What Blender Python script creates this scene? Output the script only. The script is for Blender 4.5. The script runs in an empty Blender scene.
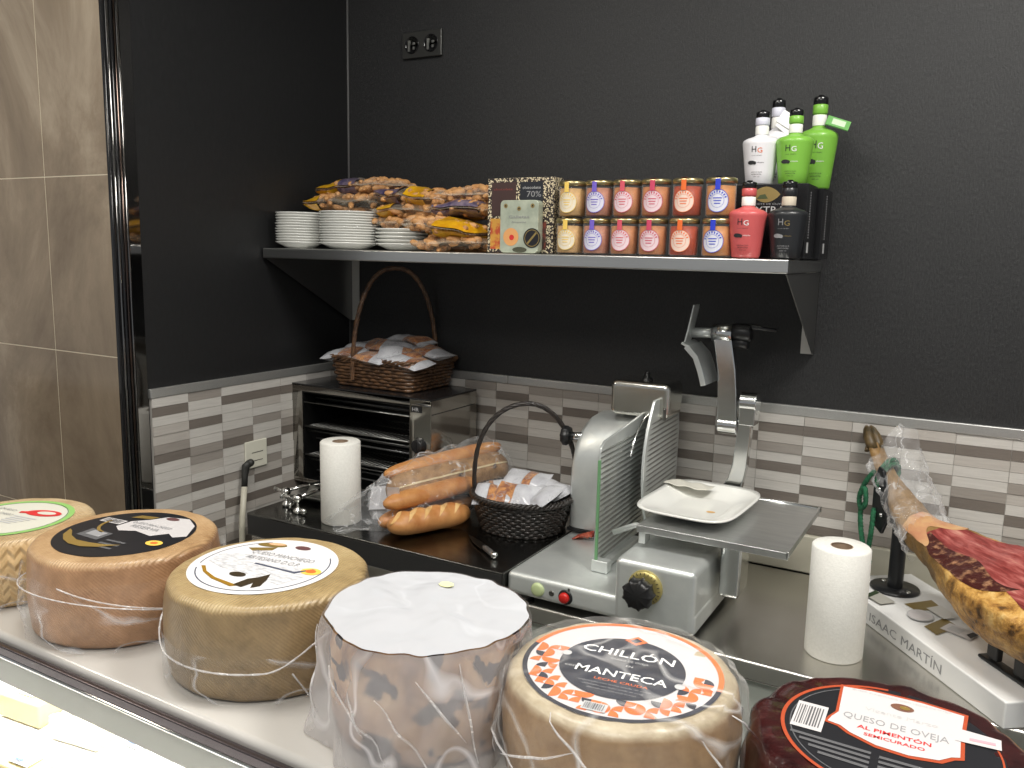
import bpy, bmesh, math, random
from math import sin, cos, pi, atan2, sqrt, radians
from mathutils import Vector, Matrix, noise, Quaternion
S = bpy.context.scene
COL = S.collection
random.seed(7)

# ---------------------------------------------------------------- camera
def make_camera():
    pitch, yaw, roll = .1572, -.516, .0211
    F = Vector((sin(yaw)*cos(pitch), cos(yaw)*cos(pitch), -sin(pitch)))
    R0 = F.cross(Vector((0, 0, 1))).normalized(); U0 = R0.cross(F)
    R = R0*cos(roll)+U0*sin(roll); U = -R0*sin(roll)+U0*cos(roll)
    cam = bpy.data.cameras.new('camera'); o = bpy.data.objects.new('camera', cam); COL.objects.link(o)
    m = Matrix((R, U, -F)).transposed().to_4x4(); m.translation = Vector((1.64906, -1.92336, 1.60623))
    o.matrix_world = m
    cam.sensor_width = 36; cam.lens = 836.73/1024*36; cam.clip_start = .02
    S.camera = o
make_camera()

# ---------------------------------------------------------------- world, lights, exposure
W = bpy.data.worlds.new('world'); S.world = W; W.use_nodes = True
W.node_tree.nodes['Background'].inputs[0].default_value = (.93, .96, 1.0, 1)
W.node_tree.nodes['Background'].inputs[1].default_value = .31
S.view_settings.view_transform = 'Standard'; S.view_settings.look = 'None'
S.view_settings.exposure = 0.0; S.view_settings.gamma = 1; S.view_settings.use_curve_mapping = False
def area(name, loc, sx, sy, power, col=(1, .97, .91), rot=(0, 0, 0), spread=pi):
    l = bpy.data.lights.new(name, 'AREA'); l.shape = 'RECTANGLE'; l.size = sx; l.size_y = sy
    l.energy = power; l.color = col; l.spread = spread
    o = bpy.data.objects.new(name, l); o.location = loc; o.rotation_euler = rot; COL.objects.link(o); return o
area('ceiling_panel_light', (2.0, -.95, 2.72), .60, .30, 29)
area('ceiling_panel_light', (.75, -1.25, 2.72), .60, .30, 15)
area('ceiling_panel_light', (1.5, -2.4, 2.72), 1.2, .6, 22)
area('ceiling_panel_light', (-.9, -2.0, 2.72), .6, .6, 16, (1, .9, .76))
area('case_strip_light', (.9, -1.36, 1.118), 2.2, .03, 7.5, (1, 1, .98))

# ---------------------------------------------------------------- materials
def nn(nt, t, **k):
    n = nt.nodes.new(t)
    for a, b in k.items():
        if a.startswith('i_'):
            n.inputs[int(a[2:]) if a[2:].isdigit() else a[2:]].default_value = b
        else: setattr(n, a, b)
    return n
def new_mat(name):
    m = bpy.data.materials.new(name); m.use_nodes = True
    nt = m.node_tree; return m, nt, nt.nodes['Principled BSDF']
def c4(c): return (c[0], c[1], c[2], 1)
def srgb(r, g, b):
    f = lambda v: (v/255/12.92) if v/255 <= .04045 else ((v/255+.055)/1.055)**2.4
    return (f(r), f(g), f(b))
def coords(nt, sc=(1, 1, 1)):
    tc = nn(nt, 'ShaderNodeTexCoord'); mp = nn(nt, 'ShaderNodeMapping'); mp.inputs['Scale'].default_value = sc
    nt.links.new(tc.outputs['Object'], mp.inputs[0]); return mp.outputs[0]
def mth(nt, op, a, b=None, c=None):
    n = nn(nt, 'ShaderNodeMath', operation=op)
    for i, v in enumerate((a, b, c)):
        if v is None: continue
        if isinstance(v, (int, float)): n.inputs[i].default_value = v
        else: nt.links.new(v, n.inputs[i])
    return n.outputs[0]
def ramp(nt, fac, stops, interp='LINEAR'):
    r = nn(nt, 'ShaderNodeValToRGB'); cr = r.color_ramp; cr.interpolation = interp
    while len(cr.elements) < len(stops): cr.elements.new(.5)
    for e, (p, c) in zip(cr.elements, stops): e.position = p; e.color = c4(c) if len(c) == 3 else c
    nt.links.new(fac, r.inputs[0]); return r.outputs[0]
def nz(nt, co, scale, detail=3, rough=.5, dist=0):
    n = nn(nt, 'ShaderNodeTexNoise'); n.inputs['Scale'].default_value = scale; n.inputs['Detail'].default_value = detail
    n.inputs['Roughness'].default_value = rough; n.inputs['Distortion'].default_value = dist
    nt.links.new(co, n.inputs['Vector']); return n.outputs['Fac']
def bump(nt, bs, h, strength=.3, dist=.002):
    b = nn(nt, 'ShaderNodeBump'); b.inputs['Strength'].default_value = strength; b.inputs['Distance'].default_value = dist
    nt.links.new(h, b.inputs['Height']); nt.links.new(b.outputs[0], bs.inputs['Normal'])
_c = {}
def mat(name, col, rough=.5, metal=0, col2=None, nscale=20, nstretch=(1, 1, 1), contrast=(.35, .65), bmp=None, coat=0, spec=.5, aniso=None, sub=0):
    if name in _c: return _c[name]
    m, nt, bs = new_mat(name)
    bs.inputs['Base Color'].default_value = c4(col); bs.inputs['Roughness'].default_value = rough
    bs.inputs['Metallic'].default_value = metal; bs.inputs['Specular IOR Level'].default_value = spec
    bs.inputs['Coat Weight'].default_value = coat; bs.inputs['Coat Roughness'].default_value = .08
    if sub: bs.inputs['Subsurface Weight'].default_value = sub; bs.inputs['Subsurface Scale'].default_value = .01
    if col2 is not None:
        f = nz(nt, coords(nt, nstretch), nscale, 4, .6)
        nt.links.new(ramp(nt, f, [(contrast[0], col), (contrast[1], col2)]), bs.inputs['Base Color'])
    if bmp:
        sc, st = bmp[0], bmp[1]; h = nz(nt, coords(nt, bmp[2] if len(bmp) > 2 else (1, 1, 1)), sc, 3, .6)
        bump(nt, bs, h, st, .003)
    _c[name] = m; return m
def film_mat(name, tint=(.95, .95, .97), lo=.03, hi=.5, scale=25, stretch=(1, 1, 1), p0=.42, p1=.6, rough=.12, bst=.8, haze=0):
    """thin plastic: see-through with whitish creases"""
    if name in _c: return _c[name]
    m, nt, bs = new_mat(name)
    bs.inputs['Base Color'].default_value = c4(tint); bs.inputs['Roughness'].default_value = rough
    co = coords(nt, stretch)
    f = nz(nt, co, scale, 1.5, .5, .4); g = nz(nt, co, scale*.45, 2, .5)
    rd = mth(nt, 'SUBTRACT', 1, mth(nt, 'MULTIPLY', mth(nt, 'ABSOLUTE', mth(nt, 'SUBTRACT', f, .5)), 32)); rd = mth(nt, 'MAXIMUM', rd, 0)
    mk = ramp(nt, g, [(p0, (0, 0, 0)), (p1, (1, 1, 1))])
    a = mth(nt, 'ADD', lo, mth(nt, 'MULTIPLY', mth(nt, 'MULTIPLY', rd, mk), hi-lo))
    if haze: a = mth(nt, 'ADD', a, mth(nt, 'MULTIPLY', mk, haze))
    lw = nn(nt, 'ShaderNodeLayerWeight'); lw.inputs['Blend'].default_value = .5
    s = mth(nt, 'ADD', a, mth(nt, 'MULTIPLY', mth(nt, 'POWER', lw.outputs['Facing'], 4), .45)); s = mth(nt, 'MINIMUM', s, 1.0)
    nt.links.new(s, bs.inputs['Alpha'])
    bump(nt, bs, nz(nt, co, scale*.8, 2, .5, .8), bst, .006)
    _c[name] = m; return m
def glass_mat(name, tint=(1, 1, 1), alpha=.12):
    if name in _c: return _c[name]
    m, nt, bs = new_mat(name); bs.inputs['Base Color'].default_value = c4(tint); bs.inputs['Roughness'].default_value = .04
    lw = nn(nt, 'ShaderNodeLayerWeight'); lw.inputs['Blend'].default_value = .5
    s = mth(nt, 'MINIMUM', mth(nt, 'ADD', mth(nt, 'MULTIPLY', mth(nt, 'POWER', lw.outputs['Facing'], 5), .7), alpha+.04), 1.0); nt.links.new(s, bs.inputs['Alpha'])
    _c[name] = m; return m

STEEL = mat('brushed_steel', (.52, .53, .50), .30, 1, (.62, .62, .59), 60, (1, 12, 1), bmp=(90, .06, (1, 14, 1)))
STEEL_DK = mat('dark_steel', (.20, .20, .19), .28, 1, (.27, .27, .25), 30, (1, 8, 1))
ALU = mat('cast_aluminium', (.68, .71, .70), .36, .62, (.76, .79, .77), 16, bmp=(120, .05))
POL = mat('polished_aluminium', (.70, .71, .70), .17, 1)
CHROME = mat('chrome', (.8, .8, .78), .07, 1)
BLK = mat('black_plastic', (.012, .012, .013), .35)
BLKGL = mat('gloss_black', (.008, .008, .009), .12)
BLKMETAL = mat('black_painted_metal', (.012, .013, .015), .32)
PORC = mat('white_porcelain', (.86, .86, .82), .16, coat=.4)
PAPER = mat('white_paper', (.84, .83, .79), .8)
PAPER_T = mat('paper_towel', (.88, .87, .82), .9, 0, (.82, .81, .76), 200, bmp=(300, .25))
BARE = mat('cardboard_core', (.35, .25, .17), .9)
BLKINK = mat('black_ink', (.02, .02, .022), .6)
WHITE = mat('white_ink', (.85, .85, .84), .6)
LABEL_W = mat('white_label', (.60, .575, .575), .35, coat=.2)
LABEL_K = mat('black_label', (.012, .012, .015), .38)
ORANGE = mat('orange_ink', (.80, .16, .035), .4)
RED = mat('red_ink', (.62, .03, .03), .45)
GREY = mat('grey_ink', (.28, .28, .29), .6)
LGREY = mat('light_grey_ink', (.5, .5, .5), .6)
GOLD = mat('gold_foil', (.62, .42, .12), .3, .7)
DGOLD = mat('dull_gold', (.30, .22, .08), .4, .3)
GREEN_INK = mat('green_ink', (.26, .50, .14), .5)

# ---------------------------------------------------------------- mesh builder
class MB:
    def __init__(s): s.v = []; s.f = []; s.m = []; s.sm = []; s.X = Matrix.Identity(4)
    def add(s, vs, fs, mi=0, sm=False):
        b = len(s.v); s.v += [s.X @ Vector(v) for v in vs]
        for f in fs: s.f.append([b+i for i in f]); s.m.append(mi); s.sm.append(sm)
    def box(s, x0, y0, z0, x1, y1, z1, mi=0):
        s.add([(x0, y0, z0), (x1, y0, z0), (x1, y1, z0), (x0, y1, z0), (x0, y0, z1), (x1, y0, z1), (x1, y1, z1), (x0, y1, z1)],
              [(0, 3, 2, 1), (4, 5, 6, 7), (0, 1, 5, 4), (1, 2, 6, 5), (2, 3, 7, 6), (3, 0, 4, 7)], mi)
    def prism(s, pts, z0, z1, mi=0, sm=False):
        n = len(pts); a = sum(pts[i][0]*pts[(i+1) % n][1]-pts[(i+1) % n][0]*pts[i][1] for i in range(n))
        if a < 0: pts = pts[::-1]
        s.add([(p[0], p[1], z0) for p in pts]+[(p[0], p[1], z1) for p in pts],
              [tuple(range(n-1, -1, -1)), tuple(range(n, 2*n))], mi)
        s.add([(p[0], p[1], z0) for p in pts]+[(p[0], p[1], z1) for p in pts],
              [(i, (i+1) % n, n+(i+1) % n, n+i) for i in range(n)], mi, sm)
    def lathe(s, prof, n=32, c=(0, 0, 0), mi=0, sm=True, a0=0, a1=2*pi, fn=None):
        full = abs(a1-a0-2*pi) < 1e-6; k = n if full else n+1; vs = []
        for r, z in prof:
            for i in range(k):
                a = a0+(a1-a0)*i/n; q = fn(a, r, z) if fn else (r, z)
                vs.append((c[0]+q[0]*cos(a), c[1]+q[0]*sin(a), c[2]+q[1]))
        fs = []
        for j in range(len(prof)-1):
            for i in range(n):
                i2 = (i+1) % k
                fs.append((j*k+i, j*k+i2, (j+1)*k+i2, (j+1)*k+i))
        s.add(vs, fs, mi, sm)
    def tube(s, path, r, n=10, mi=0, cap=True, sm=True, closed=False, flat=1, up=None):
        P = [Vector(p) for p in path]; N = len(P); rr = r if isinstance(r, (list, tuple)) else [r]*N; vs = []; prev = None
        for i in range(N):
            t = (P[(i+1) % N]-P[i-1]) if closed else (P[min(i+1, N-1)]-P[max(i-1, 0)])
            t = t.normalized() if t.length > 1e-9 else Vector((0, 0, 1))
            if prev is None:
                u0 = Vector(up) if up else (Vector((0, 0, 1)) if abs(t.z) < .9 else Vector((1, 0, 0)))
            else: u0 = prev
            a = (u0-t*u0.dot(t))
            a = a.normalized() if a.length > 1e-6 else t.orthogonal().normalized()
            prev = a; b = t.cross(a)
            for k in range(n):
                w = 2*pi*k/n; vs.append(P[i]+a*cos(w)*rr[i]*flat+b*sin(w)*rr[i])
        fs = []
        for i in range(N if closed else N-1):
            i2 = (i+1) % N
            for k in range(n): fs.append((i*n+k, i*n+(k+1) % n, i2*n+(k+1) % n, i2*n+k))
        s.add(vs, fs, mi, sm)
        if cap and not closed:
            s.add(vs[:n], [tuple(range(n-1, -1, -1))], mi); s.add(vs[-n:], [tuple(range(n))], mi)
    def grid(s, fn, nu, nv, mi=0, sm=True, wu=False):
        vs = [fn(i/nu, j/nv) for j in range(nv+1) for i in range(nu+1)]
        s.add(vs, [(j*(nu+1)+i, j*(nu+1)+i+1, (j+1)*(nu+1)+i+1, (j+1)*(nu+1)+i) for j in range(nv) for i in range(nu)], mi, sm)
    def ball(s, c, r, n=12, mi=0, sc=(1, 1, 1), fn=None):
        def g(u, v):
            a = u*2*pi; b = (v-.5)*pi; d = Vector((cos(b)*cos(a), cos(b)*sin(a), sin(b)))
            k = fn(d) if fn else 1
            return (c[0]+d.x*r*sc[0]*k, c[1]+d.y*r*sc[1]*k, c[2]+d.z*r*sc[2]*k)
        s.grid(g, n, max(6, n//2+2), mi)
    def disc(s, cx, cy, z, r, mi=0, n=64, sx=1, rot=0):
        s.add([(cx+r*sx*cos(2*pi*i/n)*cos(rot)-r*sin(2*pi*i/n)*sin(rot), cy+r*sx*cos(2*pi*i/n)*sin(rot)+r*sin(2*pi*i/n)*cos(rot), z) for i in range(n)], [tuple(range(n))], mi)
    def ring(s, cx, cy, z, r0, r1, mi=0, a0=0, a1=360, n=64):
        a0, a1 = radians(a0), radians(a1); vs = []
        for i in range(n+1):
            a = a0+(a1-a0)*i/n; vs += [(cx+r0*cos(a), cy+r0*sin(a), z), (cx+r1*cos(a), cy+r1*sin(a), z)]
        s.add(vs, [(2*i, 2*i+1, 2*i+3, 2*i+2) for i in range(n)], mi)
    def poly(s, pts, z, mi=0):
        n = len(pts); a = sum(pts[i][0]*pts[(i+1) % n][1]-pts[(i+1) % n][0]*pts[i][1] for i in range(n))
        if a < 0: pts = pts[::-1]
        s.add([(p[0], p[1], z) for p in pts], [tuple(range(n))], mi)
    def build(s, name, mats, parent=None, loc=(0, 0, 0), rz=0, bevel=0, bseg=3, weld=True, solid=0, sub=0):
        me = bpy.data.meshes.new(name); me.from_pydata([tuple(v) for v in s.v], [], s.f)
        for m in (mats if isinstance(mats, (list, tuple)) else [mats]): me.materials.append(m)
        me.polygons.foreach_set('material_index', s.m); me.polygons.foreach_set('use_smooth', s.sm)
        if weld:
            bm = bmesh.new(); bm.from_mesh(me); bmesh.ops.remove_doubles(bm, verts=bm.verts, dist=1e-6)
            bm.to_mesh(me); bm.free()
        me.update()
        o = bpy.data.objects.new(name, me); COL.objects.link(o); o.location = loc; o.rotation_euler = (0, 0, rz)
        if parent: o.parent = parent
        if bevel:
            b = o.modifiers.new('bevel', 'BEVEL'); b.width = bevel; b.segments = bseg; b.limit_method = 'ANGLE'; b.angle_limit = radians(35)
            b.harden_normals = False
            me.polygons.foreach_set('use_smooth', [True]*len(me.polygons))
            w = o.modifiers.new('wn', 'WEIGHTED_NORMAL'); w.keep_sharp = True
        if sub:
            b = o.modifiers.new('sub', 'SUBSURF'); b.levels = sub; b.render_levels = sub
        if solid:
            b = o.modifiers.new('solid', 'SOLIDIFY'); b.thickness = solid; b.offset = 0
        return o
def tag(o, label=None, cat=None, group=None, kind=None):
    if label: o['label'] = label
    if cat: o['category'] = cat
    if group: o['group'] = group
    if kind: o['kind'] = kind
    return o
def thing(name, loc, label, cat, group=None, rz=0):
    o = bpy.data.objects.new(name, None); COL.objects.link(o); o.location = loc; o.rotation_euler = (0, 0, rz)
    o.empty_display_size = .05
    return tag(o, label, cat, group)
def struct(o): o['kind'] = 'structure'; return o
def copy_tree(o, parent=None):
    c = o.copy(); COL.objects.link(c)
    if parent: c.parent = parent
    for ch in list(o.children): copy_tree(ch, c)
    return c
def text(body, mt, parent, w=None, h=None, loc=(0, 0, 0), rz=0, flat=True, name='lettering', wrap=None, extr=.00015, center=True, rx=None, font_w=0):
    """lettering mesh; w = total width, h = cap height; wrap = function (x, y) -> point"""
    cu = bpy.data.curves.new(name, 'FONT'); cu.body = body; cu.size = 1; cu.resolution_u = 2
    cu.offset = font_w
    t = bpy.data.objects.new('tmp', cu); COL.objects.link(t)
    me = bpy.data.meshes.new_from_object(t); bpy.data.objects.remove(t); bpy.data.curves.remove(cu)
    xs = [v.co.x for v in me.vertices]; ys = [v.co.y for v in me.vertices]
    x0, x1, y0, y1 = min(xs), max(xs), min(ys), max(ys)
    hs = h/.72 if h else None; ws = w/(x1-x0) if w else hs
    if hs is None: hs = ws
    for v in me.vertices:
        x = (v.co.x-(x0+x1)/2)*ws if center else (v.co.x-x0)*ws; y = v.co.y*hs
        v.co = Vector(wrap(x, y)) if wrap else Vector((x, y, 0))
    me.materials.clear(); me.materials.append(mt)
    o = bpy.data.objects.new(name, me); COL.objects.link(o); o.parent = parent; o.location = loc
    o.rotation_euler = (rx or 0, 0, rz)
    return o
def smoothstep(a, b, x):
    t = max(0, min(1, (x-a)/(b-a))); return t*t*(3-2*t)
def nse(p, s): return noise.noise(Vector(p)*s)

# ================================================================ SETTING
# wallpapered walls
def wallpaper(name, c0, c1, sc, st, rough):
    m, nt, bs = new_mat(name)
    co = coords(nt, (1, 1, .35)); f = nz(nt, co, sc, 4, .7)
    co2 = coords(nt, (1, 1, 1)); g = nz(nt, co2, 900, 2, .5)
    k = mth(nt, 'MULTIPLY', f, g); k = mth(nt, 'ADD', k, mth(nt, 'MULTIPLY', f, .3))
    nt.links.new(ramp(nt, k, [(.25, c0), (.6, c1)]), bs.inputs['Base Color'])
    bs.inputs['Roughness'].default_value = rough; bump(nt, bs, k, st, .0015)
    return m
WALLP = wallpaper('black_vinyl_wallpaper', (.010, .0105, .011), (.028, .028, .029), 330, .9, .45)
WALLP2 = wallpaper('black_wall_paint', (.0095, .010, .0105), (.015, .015, .016), 120, .25, .45)
TT = 1.2568; TB = .9888
b = MB(); b.box(-.08, 0, 0, 3.4, .08, 2.75); struct(b.build('wall_back', WALLP))
b = MB(); b.box(-.08, -.70, 0, 0, 0, 2.75); struct(b.build('wall_left', WALLP2))
# marble tiled wall facing the camera, left of the post
m, nt, bs = new_mat('beige_marble_tile')
co = coords(nt, (1, 1, .6)); f = nz(nt, co, 3.2, 8, .68, .7)
g = nn(nt, 'ShaderNodeTexNoise'); g.noise_type = 'RIDGED_MULTIFRACTAL'; g.inputs['Scale'].default_value = 2.3; g.inputs['Detail'].default_value = 5
g.inputs['Distortion'].default_value = .9; nt.links.new(coords(nt, (1.4, 1, .8)), g.inputs['Vector'])
base = ramp(nt, f, [(.3, srgb(116, 102, 86)), (.52, srgb(146, 131, 112)), (.72, srgb(180, 166, 146))])
vein = ramp(nt, g.outputs['Fac'], [(.55, (0, 0, 0)), (.9, (.5, .5, .5))])
mx = nn(nt, 'ShaderNodeMix', data_type='RGBA'); nt.links.new(vein, mx.inputs[0]); nt.links.new(base, mx.inputs[6]); mx.inputs[7].default_value = c4(srgb(205, 196, 178))
nt.links.new(mx.outputs[2], bs.inputs['Base Color']); bs.inputs['Roughness'].default_value = .16
MARBLE = m
GROUT = mat('pale_grout', srgb(222, 212, 190), .7)
b = MB(); b.box(-2.4, -.7635, 0, -.006, -.715, 2.75, 1)
xs = [-2.4, -1.835, -1.035, -.235, -.006]; zs = [0, .17, .565, .96, 1.357, 1.75, 2.145, 2.54, 2.75]
for i in range(4):
    for j in range(8): b.box(xs[i]+.0012, -.764, zs[j]+.0012, xs[i+1]-.0012, -.758, zs[j+1]-.0012, 0)
struct(b.build('wall_front_left', [MARBLE, GROUT]))
# dark chrome corner post
DKMIRROR = mat('dark_mirror_metal', (.22, .215, .21), .05, 1)
BRONZE = mat('dark_bronze_chrome', (.10, .075, .065), .12, 1)
b = MB(); b.box(-.0055, -.7665, 0, .001, -.700, 2.75, 0); b.box(.001, -.728, 0, .004, -.701, 2.75, 1)
for y, r, mi in ((-.764, .003, 0), (-.754, .0035, 1), (-.746, .004, 0), (-.738, .0035, 2), (-.730, .003, 1)):
    b.tube([(.001, y, 0), (.001, y, 2.75)], r, 12, mi)
struct(b.build('trim_1', [BLKGL, DKMIRROR, BRONZE]))
# relief strip tiles: one face block per strip
def tilemat(name, c):
    m, nt, bs = new_mat(name)
    f = nz(nt, coords(nt, (3, 3, 60)), 5, 3, .6)
    a = tuple(v*.86 for v in c); nt.links.new(ramp(nt, f, [(.3, a), (.7, c)]), bs.inputs['Base Color'])
    bs.inputs['Roughness'].default_value = .32; bump(nt, bs, f, .35, .001); return m
TILES = [tilemat('tile_white', srgb(206, 202, 196)), tilemat('tile_pale', srgb(190, 184, 177)), tilemat('tile_mid', srgb(158, 151, 144)), tilemat('tile_dark', srgb(122, 114, 107)), mat('tile_joint', srgb(176, 172, 166), .8)]
PATS = [{1: 3, 5: 3, 8: 3, 3: 2, 11: 2}, {0: 2, 3: 3, 6: 2, 7: 2, 10: 3}, {1: 3, 4: 2, 7: 3, 9: 2, 11: 3}, {0: 2, 2: 3, 5: 2, 9: 3}, {1: 3, 5: 2, 6: 3, 10: 2}]
def tiles(name, n, off, edge, place, nr=12):
    b = MB(); rh = (TT-TB)/12; rnd = random.Random(5); TB_ = TT-rh*nr
    for c in range(n):
        u0 = off+(c-1)*.1; u1 = u0+.1; u0 = max(0, u0); u1 = min(edge, u1)
        if u1-u0 < .004: continue
        pt = PATS[(c*2+c//3) % 5]
        for r in range(nr):
            z1 = TT-r*rh; z0 = z1-rh; mi = pt.get(r % 12, rnd.choice((0, 0, 1)))
            d = .0075+rnd.choice((0, .0008, .0016)); q = []
            for (u, dd, z) in ((u0+.0006, 0, z0+.0004), (u1-.0006, d, z1-.0004)): q.append(place(u, dd, z))
            x = sorted((q[0][0], q[1][0])); y = sorted((q[0][1], q[1][1])); z = sorted((q[0][2], q[1][2]))
            b.box(x[0], y[0], z[0], x[1], y[1], z[1], mi)
    q0 = place(0, 0, TB_); q1 = place(edge, .0065, TT)
    b.box(min(q0[0], q1[0]), min(q0[1], q1[1]), TB_, max(q0[0], q1[0]), max(q0[1], q1[1]), TT, 4)
    return struct(b.build(name, TILES))
tiles('trim_2', 35, .0142, 3.4, lambda u, d, z: (u, -d, z))
tiles('trim_3', 9, .096, .696, lambda u, d, z: (d, -u, z), 30)
LIST = mat('brushed_listello', (.50, .50, .49), .35, .75, (.62, .62, .60), 40, (8, 8, 60))
b = MB()
for x0, x1 in ((.009, .55), (.551, 1.15), (1.151, 1.75), (1.751, 3.4)): b.box(x0, -.011, TT, x1, -.0001, TT+.0218)
struct(b.build('trim_4', LIST, bevel=.002))
b = MB(); b.box(.0001, -.699, TT, .011, 0, TT+.0218); struct(b.build('trim_5', LIST, bevel=.002))
CREAM = mat('cream_upstand', srgb(196, 192, 176), .3, 0, srgb(184, 180, 164), 6)
b = MB(); b.box(-.0025, -.7, TT+.022, .0012, -.0, 2.75) if False else b.box(.84, -.020, .9, 2.9, -.0001, TB-.001); struct(b.build('baseboard_back', CREAM, bevel=.004))
b = MB(); b.tube([(.002, -.002, TT+.022), (.002, -.002, 2.75)], .0035, 8); struct(b.build('trim_6', mat('grey_sealant', (.09, .09, .09), .5)))
# floor and ceiling
FLOORM = mat('dark_floor_tile', (.10, .095, .09), .35, 0, (.13, .12, .11), 8)
b = MB(); b.box(-2.4, -4.2, -.05, 3.4, 0, 0); struct(b.build('floor', FLOORM))
CEIL = mat('white_ceiling', (.65, .65, .63), .9)
b = MB(); b.box(-2.4, -4.2, 2.75, 3.4, .08, 2.8); struct(b.build('ceiling', CEIL))

# ================================================================ BACK COUNTER AND SHELF
t = thing('counter', (.11, 0, 0), 'stainless steel work counter under slicer, ham stand and paper roll', 'counter')
b = MB(); b.box(0, -.508, .862, 2.66, -.021, .9)
COUNTER = mat('counter_steel', (.60, .585, .55), .27, 1, (.64, .625, .59), 6, (1, 2, 1), bmp=(200, .02))
b.build('worktop', COUNTER, t, bevel=.006)
b = MB(); b.box(.02, -.488, .05, 2.64, -.03, .861); b.build('body', mat('counter_front_panel', srgb(190, 196, 188), .35), t)
b = MB()
for x in (.72, 1.36, 2.0): b.box(x, -.494, .78, x+.5, -.4885, .80)
b.build('drawer_slot', BLK, t)
t = thing('serving_platform', (.105, -.515, .9), 'low dark steel raised platform carrying toaster, bread and baskets', 'platform')
b = MB(); b.box(0, 0, 0, .735, .50, .057); PLAT = mat('platform_steel', (.14, .14, .135), .22, 1, (.20, .20, .19), 10, (1, 4, 1)); b.build('top', PLAT, t, bevel=.003)
b = MB(); b.box(.004, -.0012, .004, .731, .0006, .052); b.build('front_face', mat('platform_face', (.045, .045, .045), .35, .4), t)

t = thing('wall_shelf', (.004, 0, 1.576), 'long brushed steel wall shelf holding jars, bottles, plates and snacks', 'shelf')
b = MB(); b.box(0, -.344, 0, 1.320, -.001, .026); SHELFM = mat('shelf_steel', (.62, .62, .60), .28, 1, (.68, .68, .66), 8, (.3, 8, 8)); b.build('shelf_board', SHELFM, t, bevel=.003)
for x, sgn in ((.006, 1), (1.317, -1)):
    b = MB(); x2 = x+.002*sgn
    pts = [(-.001, -.001), (-.338, -.001), (-.012, -.180), (-.001, -.180)]
    n = 4; vs = [(x, p[0], p[1]) for p in pts]+[(x2, p[0], p[1]) for p in pts]
    b.add(vs, [(0, 1, 2, 3), (7, 6, 5, 4)]+[(i, 4+i, 4+(i+1) % 4, (i+1) % 4) for i in range(4)])
    br = b.build('bracket', mat('bracket_steel_shaded', (.20, .20, .195), .38, .9), t)  # bracket steel darkened, shade under the shelf put into the colour
    b = MB(); b.box(min(x, x+.028*sgn), -.0035, -.180, max(x, x+.028*sgn), -.001, -.001); b.build('wall_flange', mat('bracket_steel_lit', (.62, .61, .57), .4, .35), br)  # same steel coloured lighter, painting the light that catches the flange

# ================================================================ PLATES ON SHELF
SH = 1.603
def plate_mesh(r, name='plate'):
    b = MB(); b.lathe([(0, .0035), (r*.55, .0035), (r*.62, .0045), (r*.80, .0110), (r*.97, .0160), (r, .0168), (r, .0150), (r*.98, .0140), (r*.80, .0085), (r*.62, .002), (r*.55, 0), (0, 0)], 48)
    return b.build(name, PORC)
spots = [((.070, -.275), .062, 12, .0067, 'left stack, at the corner end of the shelf', 'small plates in the left stack'),
         ((.212, -.245), .077, 13, .0064, 'middle stack, the widest on the shelf', 'plates in the middle stack'),
         ((.352, -.205), .071, 5, .0090, 'short stack under the snack bags', 'plates in the short stack')]
for (x, y), r, n, dz, lab, grp in spots:
    p0 = plate_mesh(r)
    for k in range(n):
        o = p0 if k == 0 else p0.copy()
        if k: COL.objects.link(o)
        o.location = (x+random.uniform(-.0012, .0012), y+random.uniform(-.0012, .0012), SH+k*dz)
        where = 'lowest plate of the ' if k == 0 else ('top plate of the ' if k == n-1 else None)
        tag(o, (where or 'white plate inside the ')+lab, 'plate', grp)

# ================================================================ SNACK BAGS
BISC = mat('crunchy_breadstick', srgb(208, 160, 106), .6, 0, srgb(168, 114, 66), 60, contrast=(.3, .7), bmp=(200, .3))
FILMB = film_mat('snack_film', (.9, .8, .66), .04, .35, 35, rough=.15, bst=.5)
YELL = mat('yellow_print', srgb(226, 178, 30), .3, 0, srgb(200, 140, 20), 30, coat=.5)
PURP = mat('violet_print', srgb(66, 60, 92), .3, 0, srgb(130, 116, 130), 50, coat=.5)
def pillow_fn(L, Wd, H, seed, fold=.25):
    def g(u, v, side):
        x = (u-.5)*L; y = (v-.5)*Wd
        e = (1-abs(2*u-1)**3)*(1-abs(2*v-1)**2.2); e = max(0, e)**.55
        z = side*H/2*e+nse((x, y, seed+side), 22)*.010*e+nse((x*2, y, seed), 9)*.008
        return Vector((x*(1-.04*abs(2*v-1)), y, z))
    return g
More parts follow.
